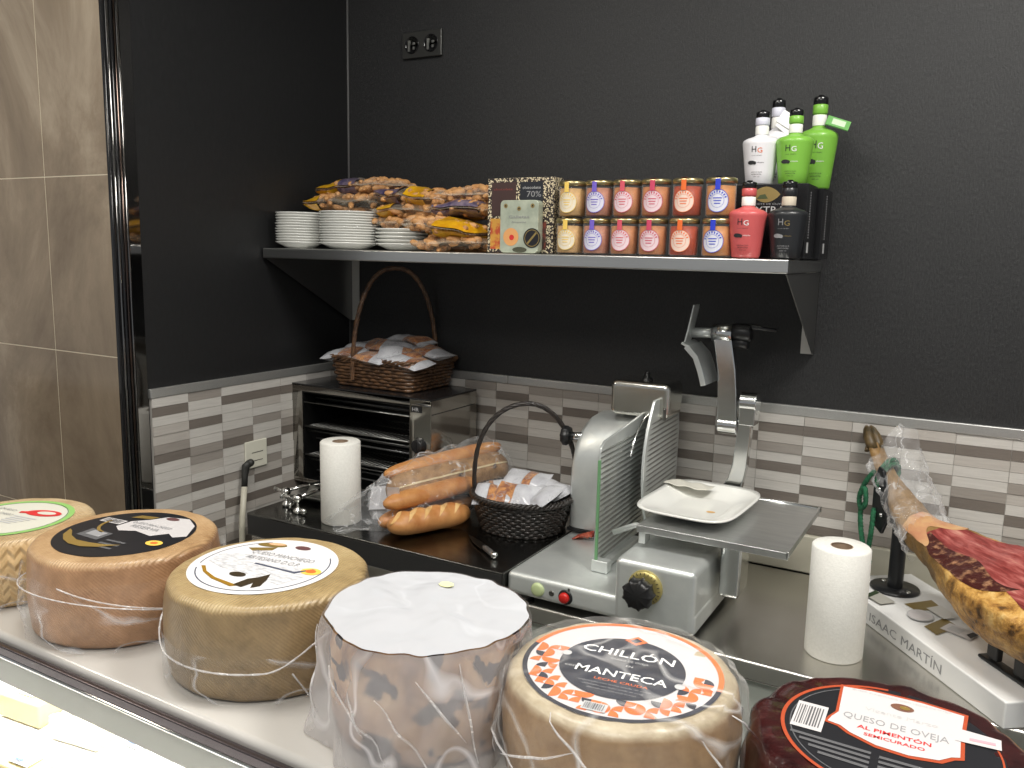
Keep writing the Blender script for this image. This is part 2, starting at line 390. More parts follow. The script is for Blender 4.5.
def snack_bag(loc, rz, L, Wd, H, seed, label, yell, purp=None, tilt=(0, 0), group='breadstick bags heaped on the shelf'):
    t = thing('snack_bag', loc, label, 'snack bag', group, rz); t.rotation_euler = (tilt[0], tilt[1], rz)
    g = pillow_fn(L, Wd, H, seed); rnd = random.Random(seed)
    b = MB()
    for k in range(95):
        u, v = rnd.uniform(.07, .93), rnd.uniform(.06, .94); hi = g(u, v, 1).z; lo = g(u, v, -1).z
        z = rnd.choice((hi-.0035, lo+.005, hi-.005)) ; c = Vector(((u-.5)*L, (v-.5)*Wd, z))
        a = rnd.uniform(0, pi); q = rnd.uniform(-.3, .3); d = Vector((cos(a), sin(a), q)).normalized(); l = rnd.uniform(.011, .019); r = rnd.uniform(.0062, .0085)
        b.tube([c-d*l, c-d*l*.6, c, c+d*l*.6, c+d*l], [r*.5, r, r*1.06, r, r*.5], 7, 0)
    b.build('breadsticks', BISC, t, weld=False)['kind'] = 'stuff'
    b = MB()
    for sd in (1, -1): b.grid(lambda u, v: g(u, v, sd), 24, 16)
    b.build('wrapper', FILMB, t)
    for (u0, u1, v0, v1, mt, nm) in yell:
        b = MB()
        for sd in (1, -1): b.grid(lambda u, v: g(u0+(u1-u0)*u, v0+(v1-v0)*v, sd)*1.008+Vector((0, 0, sd*.0040)), 10, 10)
        b.build(nm, mt, t)
    return t
Y0 = (0, .22, 0, 1, YELL, 'yellow_panel'); Y1 = (.55, .95, 0, .45, YELL, 'yellow_panel'); V1 = (0, .35, 0, .6, PURP, 'violet_panel')
snack_bag((.155, -.155, SH+.122), .1, .24, .15, .05, 1, 'bag of breadsticks with a yellow left corner resting just above the middle plates', [(0, .2, 0, 1, YELL, 'yellow_panel')])
snack_bag((.175, -.125, SH+.160), -.05, .25, .16, .045, 2, 'topmost bag of breadsticks in the left heap, yellow flap at its left end', [(.02, .34, 0, .5, YELL, 'yellow_panel'), (.35, .6, 0, .3, PURP, 'violet_panel')], tilt=(0, -.05))
snack_bag((.395, -.17, SH+.130), -.08, .23, .15, .045, 3, 'violet and yellow printed breadstick bag at the right end of the upper heap', [(0, .35, 0, .9, PURP, 'violet_panel'), (.45, .75, 0, .9, YELL, 'yellow_panel')], tilt=(0, .08))
snack_bag((.385, -.175, SH+.096), .05, .22, .15, .036, 4, 'thin breadstick bag squeezed beneath the violet and yellow one', [(.1, .3, 0, .7, YELL, 'yellow_panel')])
snack_bag((.385, -.19, SH+.067), -.05, .21, .15, .034, 5, 'brown breadstick bag lying directly on the short stack of plates', [])
snack_bag((.540, -.235, SH+.018), 0, .19, .17, .034, 6, 'lowest bag of the right heap, lying on the shelf beside the box of chocolate', [])
snack_bag((.525, -.235, SH+.053), -.1, .20, .17, .042, 7, 'bag with a large bright yellow panel beside the short plate stack', [(.50, 1, .0, .7, YELL, 'yellow_panel'), (.05, .5, .5, 1, YELL, 'yellow_panel')], tilt=(0, .12))
snack_bag((.555, -.19, SH+.098), 0, .19, .16, .036, 8, 'bag with violet edge in the middle of the right heap', [(.1, .8, 0, .25, PURP, 'violet_panel'), (.2, .7, .25, .6, YELL, 'yellow_panel')])
snack_bag((.560, -.17, SH+.134), .06, .19, .15, .042, 9, 'topmost breadstick bag of the right heap next to the chocolate box', [])

# ================================================================ CHOCOLATE BOX, TIN, SMALL PACKS
t = thing('chocolate_box', (.657, -.30, SH), 'large patterned gift box of chocolate with gold dotted border standing upright', 'box', rz=-.03)
DOT, nt, bs = new_mat('gold_dotted_black'); vo = nn(nt, 'ShaderNodeTexVoronoi'); vo.inputs['Scale'].default_value = 260; nt.links.new(coords(nt), vo.inputs['Vector'])
nt.links.new(ramp(nt, vo.outputs['Distance'], [(.42, (.72, .62, .42)), (.5, (.03, .02, .02))]), bs.inputs['Base Color']); bs.inputs['Roughness'].default_value = .4
b = MB(); b.box(0, 0, 0, .168, .040, .161); b.build('carton', DOT, t, bevel=.001)
COCOA = mat('brown_panel', (.055, .028, .026), .4); NIGHT = mat('dark_panel', (.018, .020, .026), .35)
FRUIT = mat('fruit_picture', srgb(196, 84, 52), .4, 0, srgb(216, 160, 70), 35, contrast=(.45, .55))
FLOR = mat('floral_print', srgb(126, 60, 50), .4, 0, srgb(60, 50, 48), 60, contrast=(.4, .6))
b = MB(); b.box(.010, -.0006, .080, .073, 0, .152, 0); b.box(.083, -.0006, .072, .140, 0, .152, 1); b.box(.008, -.0006, .008, .075, 0, .074, 2); b.box(.083, -.0006, .008, .150, 0, .068, 3)
b.build('printed_panel', [COCOA, NIGHT, FRUIT, FLOR], t)
fr = lambda x, y, z: dict(loc=(x, y, z), rx=pi/2)
text('70%', GREY, t, w=.036, h=.013, **fr(.118, -.0009, .120)); text('chocolate', LGREY, t, w=.045, h=.006, **fr(.112, -.0009, .137)); text('chocolate', mat('dull_red_ink', (.25, .05, .04), .5), t, w=.048, h=.005, **fr(.040, -.0009, .135))
t = thing('biscuit_tin', (.705, -.327, SH), 'small pale green tin with rounded corners leaning before the patterned chocolate box', 'tin')
b = MB(); pts = []
for cx, cy, a0 in ((.084, .102, 0), (.010, .102, 90), (.010, .010, 180), (.084, .010, 270)):
    for k in range(7): a = radians(a0+15*k); pts.append((cx+.010*cos(a), cy+.010*sin(a)))
b.X = Matrix.Rotation(pi/2, 4, 'X'); b.prism(pts, -.022, 0, 0, True)
b.build('tin_body', mat('pale_tin', srgb(196, 202, 182), .3, .3, srgb(170, 178, 160), 30), t, bevel=.0015)
PM = [mat('biscuit_print', srgb(222, 160, 100), .5), RED, LABEL_K, DGOLD, GOLD, mat('leaf_print', srgb(70, 72, 56), .5)]
b = MB(); b.X = Matrix.Rotation(pi/2, 4, 'X'); b.disc(.050, .007, .0003, .006, 5, 20, 3); b.disc(.028, .034, .0004, .019, 0, 32); b.disc(.030, .033, .0006, .006, 1, 20); b.build('biscuit_picture', PM, t)
b = MB(); b.X = Matrix.Rotation(pi/2, 4, 'X'); b.disc(.080, .032, .0007, .021, 2, 40); b.ring(.080, .032, .0009, .0165, .018, 3); b.poly([(.068, .022), (.071, .019), (.092, .042), (.089, .045)], .001, 3)
b.build('round_seal', PM, t)
for x, y in ((.014, .100), (.080, .100), (.047, .094)):
    b = MB(); b.X = Matrix.Rotation(pi/2, 4, 'X'); b.disc(x, y, .0006, .005, 0, 7); b.disc(x, y, .0008, .002, 1, 7); b.build('flower_print', [DGOLD, LABEL_K], t)
text('Galletas', GREY, t, w=.050, h=.006, **fr(.047, -.0008, .074)); text('Artesanas', GREY, t, w=.036, h=.004, **fr(.047, -.0008, .064))
for i, (x, y) in enumerate(((.832, -.262), (.834, -.215))):
    o = MB(); o.box(-.006, -.012, 0, .006, .022, .142-.012*i, 0); o.box(-.0045, -.0126, .01, .0045, -.0121, .12, 1); p = o.build('slim_packet', [LABEL_K, DOT], loc=(x, y, SH))
    tag(p, ('front' if i == 0 else 'rear')+' slim dark packet wedged between chocolate box and the pale yellow jars', 'packet')

# ================================================================ JARS
GL = glass_mat('jar_glass', alpha=.0)
LIDM = mat('brass_lid', (.50, .42, .22), .28, .9)
kinds = [('yellow', srgb(216, 172, 112), srgb(232, 196, 96), srgb(226, 206, 160), 'pale yellow spread'),
         ('violet', srgb(196, 132, 106), srgb(112, 92, 190), srgb(196, 196, 222), 'pinkish spread'),
         ('pink', srgb(200, 132, 84), srgb(206, 82, 98), srgb(226, 184, 196), 'orange-brown spread'),
         ('rose', srgb(204, 130, 80), srgb(196, 66, 96), srgb(222, 178, 188), 'caramel spread'),
         ('orange', srgb(182, 70, 36), srgb(226, 106, 44), srgb(236, 190, 160), 'deep red spread'),
         ('blue', srgb(206, 138, 76), srgb(38, 58, 190), srgb(206, 208, 226), 'orange spread')]
JX = [.871, .931, .990, .1, 0, 0]
for i, (cn, fill, ac, lab, desc) in enumerate(kinds):
    acm = mat('jar_accent_'+cn, ac, .5); lm = mat('jar_paper_'+cn, tuple(v*.55+.33 for v in lab), .6); fm = mat('jar_fill_'+cn, tuple(v*.8 for v in fill), .45, 0, tuple(v*.6 for v in fill), 60)
    for lev in (0, 1):
        x = (.868, .929, .990, 1.051, 1.115, 1.181)[i]+(.003 if lev else 0); y = -.312; z = SH+lev*.0755
        t = thing('spread_jar', (x, y, z), f'{"upper" if lev else "lower"} jar with {cn} seal and round label over {desc}', 'jar', 'jars of spread in two rows', rz=.02+random.uniform(-.06, .06))
        R = .0283
        b = MB(); b.lathe([(0, .001), (R-.004, .001), (R, .004), (R, .062), (R-.001, .0645), (R-.002, .066)], 36); b.build('glass', GL, t)
        b = MB(); b.lathe([(0, .003), (R-.0035, .003), (R-.0016, .006), (R-.0016, .058), (0, .0605)], 30); b.build('contents', fm, t)
        b = MB(); b.lathe([(R-.001, .0635), (R+.0012, .0640), (R+.0012, .070), (R+.0002, .0725), (R-.003, .0738), (R-.005, .0728), (0, .0728)], 40)
        b.build('lid', LIDM, t, solid=0)
        wr = lambda x_, z_, rr: (rr*sin(x_/rr), -rr*cos(x_/rr), z_)
        b = MB(); rl = .0215; cz = .030
        def disk(rad, rr, mi, r0=0):
            b.grid(lambda u, v: wr((r0+(rad-r0)*v)*cos(u*2*pi), cz+(r0+(rad-r0)*v)*sin(u*2*pi), rr), 32, 4, mi)
        disk(rl, R+.0004, 0); disk(rl, R+.0007, 1, rl*.95); disk(rl*.60, R+.0007, 1, rl*.575)
        rnd = random.Random(i)
        for k in range(9):
            a = radians(20+k*17.5); aa = radians(28+k*17.5); b.grid(lambda u, v: wr((rl*(.68+.18*v))*cos(a+(aa-a)*u), cz+(rl*(.68+.18*v))*sin(a+(aa-a)*u), R+.0008), 2, 2, 1)
        for k in range(3):
            zz = cz+.004-k*.005; b.grid(lambda u, v: wr((u-.5)*.017*(1-.15*k), zz+v*.0017, R+.0008), 6, 1, 1)
        b.build('round_label', [lm, acm], t)
        b = MB(); b.grid(lambda u, v: wr((u-.5)*.010, .050+v*.0205, R+.0016), 4, 4, 0); b.grid(lambda u, v: ((u-.5)*.011, -R-.0016+v*.013, .0742-.0*v), 2, 2, 0)
        b.build('seal_strip', acm, t)

# ================================================================ BLACK CARTONS AND BOTTLES
CART = mat('black_carton', (.010, .010, .011), .25)
t = thing('oil_carton', (1.190, -.242, SH), 'front black carton printed EXTRA under the front white and green bottles', 'box')
b = MB(); b.box(0, 0, 0, .140, .092, .142); b.build('carton', CART, t, bevel=.001)
b = MB(); b.X = Matrix.Rotation(pi/2, 4, 'X')
pts = [(.034+.055*k/10, .122+.015*sin(pi*k/10)**.8) for k in range(11)]+[(.034+.055*k/10, .122-.015*sin(pi*k/10)**.8) for k in range(9, 0, -1)]
b.poly(pts, .0004, 0); b.poly([(.044, .114), (.066, .114), (.060, .123), (.050, .121)], .0007, 1)
b.build('leaf_print', [DGOLD, mat('olive_print', (.06, .08, .03), .5)], t)
b = MB(); b.box(.1402, .020, .012, .1406, .034, .032, 2)
b.build('barcode', [DGOLD, DGOLD, LGREY], t)
b = MB()
for k in range(18): b.box(.1402, .025, .040+k*.005, .1406, .031, .0425+k*.005, 0)
b.build('side_print', GREY, t)
text('EXTRA', LGREY, t, w=.066, h=.014, **fr(.066, -.0008, .086)); text('ACEITE DE OLIVA', GREY, t, w=.060, h=.0035, **fr(.066, -.0008, .1025))
t = thing('oil_carton', (1.192, -.135, SH), 'rear black carton standing against wall beneath the tall green bottle', 'box')
b = MB(); b.box(0, 0, 0, .148, .10, .140); b.build('carton', CART, t, bevel=.001)
b = MB(); b.box(.1482, .030, .012, .1486, .044, .032, 0)
for k in range(18): b.box(.1482, .035, .040+k*.005, .1486, .041, .0425+k*.005, 1)
b.build('side_print', [LGREY, GREY], t)
def bottle(loc, kind, label, rz=.06, sc=1.0, sz=.92):
    cols = dict(white=((.78, .77, .80), BLKINK, ORANGE), green=((.20, .47, .055), BLKINK, WHITE), red=((.56, .10, .10), BLKINK, WHITE), black=((.014, .015, .017), GREY, DGOLD))
    c, ink, ink2 = cols[kind]; bm_ = mat('bottle_'+kind, c, .38, coat=.15, sub=0)
    t = thing('oil_bottle', loc, label, 'bottle', None, rz); t.scale = (sc, sc, sz)
    prof = [(0, .0005), (.024, .0005), (.0262, .003), (.0285, .025), (.0325, .060), (.0355, .084), (.0358, .088), (.034, .0925), (.028, .0965), (.018, .100), (.0125, .103), (.0115, .106), (.0115, .128)]
    def prof_r(z):
        for (r0, z0), (r1, z1) in zip(prof[2:], prof[3:]):
            if z0 <= z <= z1 and z1 > z0: return r0+(r1-r0)*(z-z0)/(z1-z0)
        return .03
    b = MB(); b.lathe(prof, 40); b.build('body', bm_, t)
    b = MB(); b.lathe([(.0125, .1055), (.0128, .107), (.0128, .122), (.0122, .123)], 28); b.build('neck_label', PAPER if kind != 'black' else mat('cream_paper', srgb(200, 188, 168), .7), t)
    b = MB(); b.lathe([(.0128, .125), (.0135, .126), (.0135, .139), (.0125, .140)], 28); b.build('capsule', bm_ if kind != 'white' else mat('lilac_white', (.66, .66, .76), .4), t)
    b = MB(); b.lathe([(.0118, .1395), (.0132, .141), (.0132, .151), (.0120, .1525), (.0060, .1530), (.005, .1560), (0, .1562)], 24); b.build('cap', BLKGL, t)
    wr = lambda x, y: (lambda r: (r*sin(x/r), -r*cos(x/r), y))(prof_r(y)+.0005)
    def wt(s, m_, x, z, w, h): text(s, m_, t, w=w, h=h, wrap=lambda a, b_: wr(a+x, b_+z))
    wt('H', ink, -.006, .066, .009, .013); wt('G', ink2, .0055, .065, .0095, .0105)
    wt('OLIVA VIRGEN', ink, -.001, .0585, .020, .0016)
    wt('ACEITE DE OLIVA', ink, 0, .024, .022, .0026); wt('VIRGEN EXTRA', ink, 0, .0195, .020, .0026); wt('500 ml', ink, 0, .015, .012, .0020)
    b = MB(); b.grid(lambda u, v: wr(-.011+(.004+.003*v)*cos(u*2*pi)*(v)*1.2, .045+.0042*v*sin(u*2*pi)), 14, 2); b.grid(lambda u, v: wr(-.004+.0032*v*cos(u*2*pi), .044+.0035*v*sin(u*2*pi)), 14, 2)
    b.build('olive_print', BLKINK if kind != 'black' else GREY, t)
    wt('arbequina', ink2 if kind != 'white' else ink, .007, .044, .014, .0028)
    return t
bottle((1.236, -.308, SH), 'red', 'coral red oil bottle standing on the shelf before the black carton', .02)
bottle((1.308, -.300, SH), 'black', 'matt black oil bottle standing on the shelf beside the red one', .02)
BT = SH+.143
bottle((1.226, -.200, BT), 'white', 'front white oil bottle on the black carton, left of the green one', .02)
bottle((1.290, -.200, BT), 'green', 'shorter-looking green oil bottle at the front of the black carton', .02)
t = bottle((1.232, -.098, SH+.141), 'white', 'rear white oil bottle with folded white tag, behind the front white one', .02, 1.0, 1.18)
t2 = bottle((1.312, -.085, SH+.141), 'green', 'tall green oil bottle at the rear right, nearest the wall', .15, 1.08, 1.20)
b = MB(); b.X = Matrix.Translation((.020, -.018, .118)) @ Matrix.Rotation(.5, 4, 'Y') @ Matrix.Rotation(1.0, 4, 'X')
b.box(-.014, -.014, -.0008, .026, .014, .0008); b.X = Matrix.Translation((.020, -.022, .108)) @ Matrix.Rotation(.62, 4, 'Y') @ Matrix.Rotation(1.3, 4, 'X'); b.box(-.016, -.012, -.0008, .026, .012, .0008); b.build('folded_tag', WHITE, t)
b = MB(); b.X = Matrix.Translation((.034, -.016, .107)) @ Matrix.Rotation(.3, 4, 'Y') @ Matrix.Rotation(.75, 4, 'X'); b.box(-.022, -.012, -.001, .020, .012, .001, 0); b.box(-.012, -.0075, .001, .012, .0075, .0014, 1); b.build('hanging_tag', [mat('green_tag', srgb(110, 170, 96), .5), mat('pale_print', srgb(200, 220, 190), .5)], t2)

# ================================================================ SOCKETS
def socket(name, loc, axis, label, n, mplate):
    t = thing(name, loc, label, 'socket'); b = MB(); b.box(-.032*n, -.009, -.034, .032*n, -.0002, .034); b.build('plate', mplate, t, bevel=.002)
    for k in range(n):
        x = (k-(n-1)/2)*.062
        b = MB(); b.X = Matrix.Translation((x, -.0095, 0)) @ Matrix.Rotation(pi/2, 4, 'X'); b.lathe([(.0225, -.001), (.0225, .0015), (.0205, .002), (.0195, -.0005), (0, -.0005)], 32)
        b.build('socket_well', BLKGL, t)
        b = MB(); b.box(x-.012, -.012, -.016, x-.005, -.0095, .012); b.box(x+.004, -.012, -.012, x+.010, -.0095, -.005); b.box(x+.004, -.012, .0, x+.010, -.0095, .006); b.build('contact', STEEL, t)
    return t
socket('wall_socket', (.263, 0, 2.148), 0, 'bare double black power socket in silver frame high on back wall', 2, mat('socket_frame', (.10, .10, .095), .3, .8))
for z0 in (-.034, .034):
    pass
t = thing('wall_switch', (.0095, -.393, 1.068), 'square cream wall switch plate with two slots on left tiles', 'switch', rz=pi/2)
b = MB(); b.box(-.037, -.006, -.036, .037, -.0005, .036); b.build('plate', mat('cream_plastic', srgb(222, 220, 205), .35), t, bevel=.002)
b = MB(); b.box(-.016, -.0066, .004, .022, -.0058, .0055); b.box(-.012, -.0066, -.018, .020, -.0058, -.0165); b.build('slot', BLK, t)

# ================================================================ TOASTER OVEN
t = thing('toaster_oven', (.004, -.252, .957), 'wide stainless two-rack toaster oven in the corner under a wicker basket', 'toaster oven')
w, d, h = .468, .212, .282
REFL = mat('mirror_steel', (.40, .39, .36), .13, 1)
b = MB()
b.box(0, 0, .006, w, .003, .018); b.box(0, 0, h-.020, w, .010, h-.004)   # bottom and top rails
b.box(.0, 0, .006, .040, .004, h-.004); b.box(.402, 0, .006, w, .004, h-.004)
b.box(0, 0, .006, .003, d, h-.004); b.box(w-.003, 0, .006, w, d, h-.004); b.box(0, d-.003, .006, w, d, h-.004); b.box(0, 0, .006, w, d, .010)
b.box(.402, .004, .006, .405, d, h-.004)
b.build('housing', REFL, t, bevel=.0012)
b = MB(); b.box(-.0, -.001, h-.004, w, d, h); b.build('top_cover', mat('black_top_cover', (.012, .012, .013), .18), t, bevel=.001)
b = MB(); b.box(.040, .004, .010, .043, d-.004, h-.02); b.box(.043, d-.008, .010, .402, d-.004, h-.02); b.box(.043, .004, h-.024, .402, d-.004, h-.0205); b.box(.043, .004, .0105, .402, d-.004, .012)
b.build('cavity_lining', mat('cavity_dark', (.03, .03, .03), .3, .8), t)
for zr in (.085, .165):
    b = MB()
    b.tube([(.044, .006, zr), (.401, .006, zr)], .0028, 8); b.tube([(.044, .016, zr-.014), (.401, .016, zr-.014)], .0022, 8); b.tube([(.044, d-.02, zr), (.401, d-.02, zr)], .002, 8)
    for k in range(30): x = .052+k*.0119; b.tube([(x, .006, zr), (x, d-.02, zr)], .0012, 6)
    for k in range(2): b.tube([(.044, .07+.06*k, zr-.002), (.401, .07+.06*k, zr-.002)], .0014, 6)
    b.build('wire_rack', mat('dim_wire', (.22, .22, .21), .35, 1), t)
for zr in (.030, .122, .222, .238):
    b = MB()
    for k in range(3): b.tube([(.044, .05+.055*k, zr), (.401, .05+.055*k, zr)], .0032, 8)
    b.build('heating_element', mat('heater_tube', (.12, .12, .12), .3, .6), t)
b = MB(); b.tube([(.044, .003, .232), (.401, .003, .232)], .002, 8); b.build('front_bar', STEEL_DK, t)
b = MB(); b.X = Matrix.Translation((.436, -.001, .163)) @ Matrix.Rotation(pi/2, 4, 'X')
b.lathe([(0, .018), (.014, .018), (.016, .016), (.0175, .004), (.019, 0), (.0195, -.002)], 32, fn=lambda a, r, z: (r*(1+.04*(sin(a*12) > 0)*(r > .01)), z)); b.box(-.002, -.015, .0175, .002, .015, .020); k = b.build('timer_knob', BLK, t)
b = MB(); b.X = Matrix.Rotation(pi/2, 4, 'X'); b.box(.408, h-.036, .0, .440, h-.020, .0012)
b.build('emblem', BLK, t); text('HR', LGREY, t, w=.020, h=.010, **fr(.422, -.0016, h-.033))
b = MB()
b.box(w, .004, h-.040, w+.0006, d-.01, h-.038); b.build('side_seam', BLK, t)
for x in (.03, .43):
    for y in (.02, .19):
        b = MB(); b.lathe([(.009, 0), (.010, .006), (0, .006)], 16, (x, y, 0)); b.lathe([(0, 0), (.009, 0)], 16, (x, y, 0)); b.build('foot', BLK, t)

# ================================================================ WICKER BASKETS
WICK = mat('brown_wicker', (.17, .085, .038), .42, 0, (.05, .024, .013), 70, coat=.3)
WICKD = mat('dark_wicker', (.030, .022, .018), .38, 0, (.012, .010, .009), 60, coat=.2)
def superell(a, rx, ry, p):
    c, s_ = cos(a), sin(a); k = (abs(c)**p+abs(s_)**p)**(-1/p); return rx*k*c, ry*k*s_
def basket(loc, rz, rxb, ryb, rxt, ryt, H, p, rows, stakes, mt, label, hpath, hr):
    t = thing('wicker_basket', loc, label, 'basket', None, rz)
    b = MB(); n = stakes*4
    for j in range(rows):
        f = (j+.5)/rows; rx = rxb+(rxt-rxb)*f; ry = ryb+(ryt-ryb)*f; path = []
        for i in range(n):
            a = 2*pi*i/n; x, y = superell(a, rx, ry, p); o_ = .0026*(1 if (j % 2) else -1)*sin(a*stakes/1.0)
            k = 1+o_/max(rx, ry); path.append((x*k, y*k, f*H+.0006*sin(a*9+j)))
        b.tube(path, H/rows*.56, 6, 0, closed=True)
    b.build('woven_side', mt, t, weld=False)
    b = MB()
    for i in range(stakes):
        a = 2*pi*(i+.5)/stakes; x0, y0 = superell(a, rxb, ryb, p); x1, y1 = superell(a, rxt, ryt, p)
        b.tube([(x0, y0, 0), ((x0+x1)/2, (y0+y1)/2, H/2), (x1, y1, H)], .0024, 6)
    b.build('stakes', mt, t, weld=False)
    b = MB()
    for ph in (0, 2*pi/3, 4*pi/3):
        path = []
        for i in range(150):
            a = 2*pi*i/150; x, y = superell(a, rxt+.002, ryt+.002, p); q = a*22+ph
            k = 1+.0045*cos(q)/max(rxt, ryt); path.append((x*k, y*k, H+.003+.0045*sin(q)))
        b.tube(path, .0040, 6, closed=True)
    b.build('braided_rim', mt, t, weld=False)
    b = MB(); pts = [superell(2*pi*i/48, rxb, ryb, p) for i in range(48)]; b.prism(pts, .001, .006); b.build('base', mt, t)
    b = MB(); N = len(hpath)
    for ph in (0, pi/2, pi, 3*pi/2):
        path = []
        for i, q in enumerate(hpath):
            q = Vector(q); tt = (Vector(hpath[min(i+1, N-1)])-Vector(hpath[max(i-1, 0)])).normalized(); u = tt.orthogonal().normalized(); 
            side = Vector(hr[1]); u = (side-tt*side.dot(tt)).normalized(); v = tt.cross(u); w_ = i*.55+ph
            path.append(q+(u*cos(w_)+v*sin(w_))*hr[0]*.55)
        b.tube(path, hr[0]*.62, 6)
    b.build('handle', mt, t, weld=False)
    return t
def arch(p0, p1, top, n=60, e=.85):
    out = []; p0 = Vector(p0); p1 = Vector(p1); H = top-(p0.z+p1.z)/2
    for i in range(n+1):
        a = pi*i/n; c = (p0+p1)/2; dlt = (p1-p0)/2
        k = -cos(a); k = math.copysign(abs(k)**e, k)
        out.append(c+dlt*k*(1+.10*sin(a)**2*0)+Vector((0, 0, H*sin(a)**.9)))
    return out
BK1 = (.250, -.113, 1.240)
basket(BK1, -.02, .124, .090, .138, .103, .072, 14, 8, 26, WICK, 'rectangular brown wicker basket of nut packets standing on the toaster oven', arch((-.055, -.106, .02), (.068, .104, .02), .315), (.0056, (1, 0, 0)))
BK2 = (.726, -.232, .957)
h2 = [Vector((cos(a)*1, 0, sin(a))) for a in [pi-pi*i/60 for i in range(61)]]
hp = []
for i in range(61):
    a = pi-pi*i/60; hp.append((.002+.112*cos(a)+.036*cos(a)*sin(a)*(1 if cos(a) < 0 else .2), .02+.05*cos(a), .055+.240*sin(a)**.95))
basket(BK2, .12, .095, .090, .118, .108, .078, 2.2, 11, 30, WICKD, 'oval black wicker basket of wrapped snacks beside the slicer', hp, (.0052, (0, 1, 0)))
# packets in the baskets
PKW = mat('packet_white', (.62, .63, .66), .25, 0, (.5, .5, .54), 40, coat=.4)
NUTS = mat('nut_filling', srgb(206, 142, 74), .45, 0, srgb(140, 78, 40), 70, contrast=(.4, .6), bmp=(160, .8), coat=.4)
PKF = film_mat('packet_film', (.85, .87, .9), .05, .5, 40)
def packet(loc, rz, tilt, L, Wd, H, seed, label, split, group):
    t = thing('nut_packet', loc, label, 'packet', group); t.rotation_euler = (tilt[0], tilt[1], rz)
    g = pillow_fn(L, Wd, H, seed); gs = lambda u, v, sd: g(u, v, sd)
    a, c = split; b = MB()
    for sd in (1, -1): b.grid(lambda u, v: gs(a+(c-a)*u, v, sd)*.97, 14, 12)
    b.build('filling', NUTS, t)
    b = MB()
    for (u0, u1) in ((0, a), (c, 1)):
        if u1-u0 > .02:
            for sd in (1, -1): b.grid(lambda u, v: gs(u0+(u1-u0)*u, v, sd), 10, 12)
    b.build('printed_sleeve', PKW, t)
    b = MB()
    for sd in (1, -1): b.grid(lambda u, v: gs(u, v, sd)*1.01, 16, 12)
    b.build('clear_film', PKF, t)
    return t
z1 = 1.240+.082
names1 = ['front left corner, drooping over the rim', 'left side, behind the drooping one', 'centre front, amber nuts showing', 'right of centre, white flap up', 'right front corner', 'far right, silver end sticking out', 'back centre, lying flat', 'middle of the heap', 'back left']
pk = [(-.115, -.062, .012, .25, (.10, -.10), (.45, .9)), (-.095, -.01, .026, .4, (.1, -.12), (.6, .8)), (-.005, -.075, .010, -.15, (.15, .05), (.1, .65)), (.062, -.045, .022, .55, (.2, .1), (.5, .95)), (.100, -.070, .008, -.1, (.1, .15), (.6, .85)),
      (.112, .01, .026, -.2, (0, .12), (.3, .7)), (.02, .055, .048, -.12, (0, .08), (.5, .95)), (.0, .0, .034, .2, (.1, 0), (.0, .3)), (-.07, .05, .030, .1, (0, 0), (.2, .6))]
for i, (x, y, z, rz, tl, sp) in enumerate(pk):
    packet((BK1[0]+x, BK1[1]+y, z1+z-.012), rz, tl, .125, .085, .026, 20+i, 'nut packet in the brown basket, '+names1[i], sp, 'nut packets in the brown basket')
names2 = ['leftmost, golden nuts showing', 'front centre with a white label', 'right side, crumpled white paper', 'tall grey one at the back', 'left rear, grey film', 'right rear behind the crumpled one']
pk2 = [(-.040, -.050, .006, .35, (.35, 0), (.3, .7)), (.01, -.050, .010, .1, (.7, .05), (.0, .45)), (.065, -.03, .018, -.5, (.5, -.2), (.0, .12)), (-.01, .035, .030, .1, (.3, 0), (.5, .7)), (-.045, .015, .012, .6, (.1, 0), (.05, .15)), (.055, .03, .016, -.3, (.2, 0), (.1, .25))]
for i, (x, y, z, rz, tl, sp) in enumerate(pk2):
    packet((BK2[0]+x, BK2[1]+y, .957+.075+z), rz, tl, .115, .080, .026, 40+i, 'wrapped snack in the black basket, '+names2[i], sp, 'wrapped snacks in the black basket')

# ================================================================ PAPER ROLLS
def roll(loc, r, h, label, bare):
    t = thing('paper_roll', loc, label, 'paper roll'); b = MB()
    b.lathe([(.019, h-.001), (r-.003, h), (r, h-.003), (r, h*.5), (r, .003), (r-.003, 0), (.019, .001)], 48, fn=lambda a, R, z: (R*(1+.004*sin(a*3+z*20)), z)); b.build('paper', PAPER_T, t)
    b = MB(); b.lathe([(.0185, h-.0015), (.0185, .001)], 32); b.lathe([(.0192, h-.0010), (.0175, h-.0010)], 32); b.lathe([(0, h*.4), (.0185, h*.4)], 24); b.build('core', BARE, t)
roll((.340, -.436, .957), .0475, .197, 'narrow roll of white kitchen paper standing before the toaster oven', 0)
roll((1.461, -.392, .9), .0500, .203, 'thick white paper roll with brown core beside the ham stand', 0)

# ================================================================ CHROME GADGETS, KNIFE, STICK
for i, (x, y, ln, lb) in enumerate(((.150, -.425, .055, 'left chrome bar clamp with round knobs lying near the tiled wall'), (.215, -.452, .06, 'right chrome bar clamp with round knobs next to the narrow paper roll'))):
    t = thing('chrome_clamp', (x, y, .957), lb, 'clamp', rz=.35+.2*i)
    b = MB(); b.lathe([(0, 0), (.010, .001), (.012, .006), (.009, .011), (.004, .014), (.004, .026), (.009, .030), (.013, .038), (.010, .046), (0, .049)], 24); b.build('knob', CHROME, t)
    b = MB(); b.tube([(0, 0, .040), (.03, .03, .045), (.075, .075, .050)], [.0045, .005, .004], 8); b.tube([(0, 0, .036), (-.035, .02, .038), (-.050, .045, .030)], [.004, .004, .003], 8); b.build('arm', CHROME, t)
    b = MB(); b.ball((.075, .075, .050), .007, 12); b.ball((-.050, .045, .030), .006, 12); b.ball((.018, -.016, .010), .009, 14); b.build('ball_end', CHROME, t)
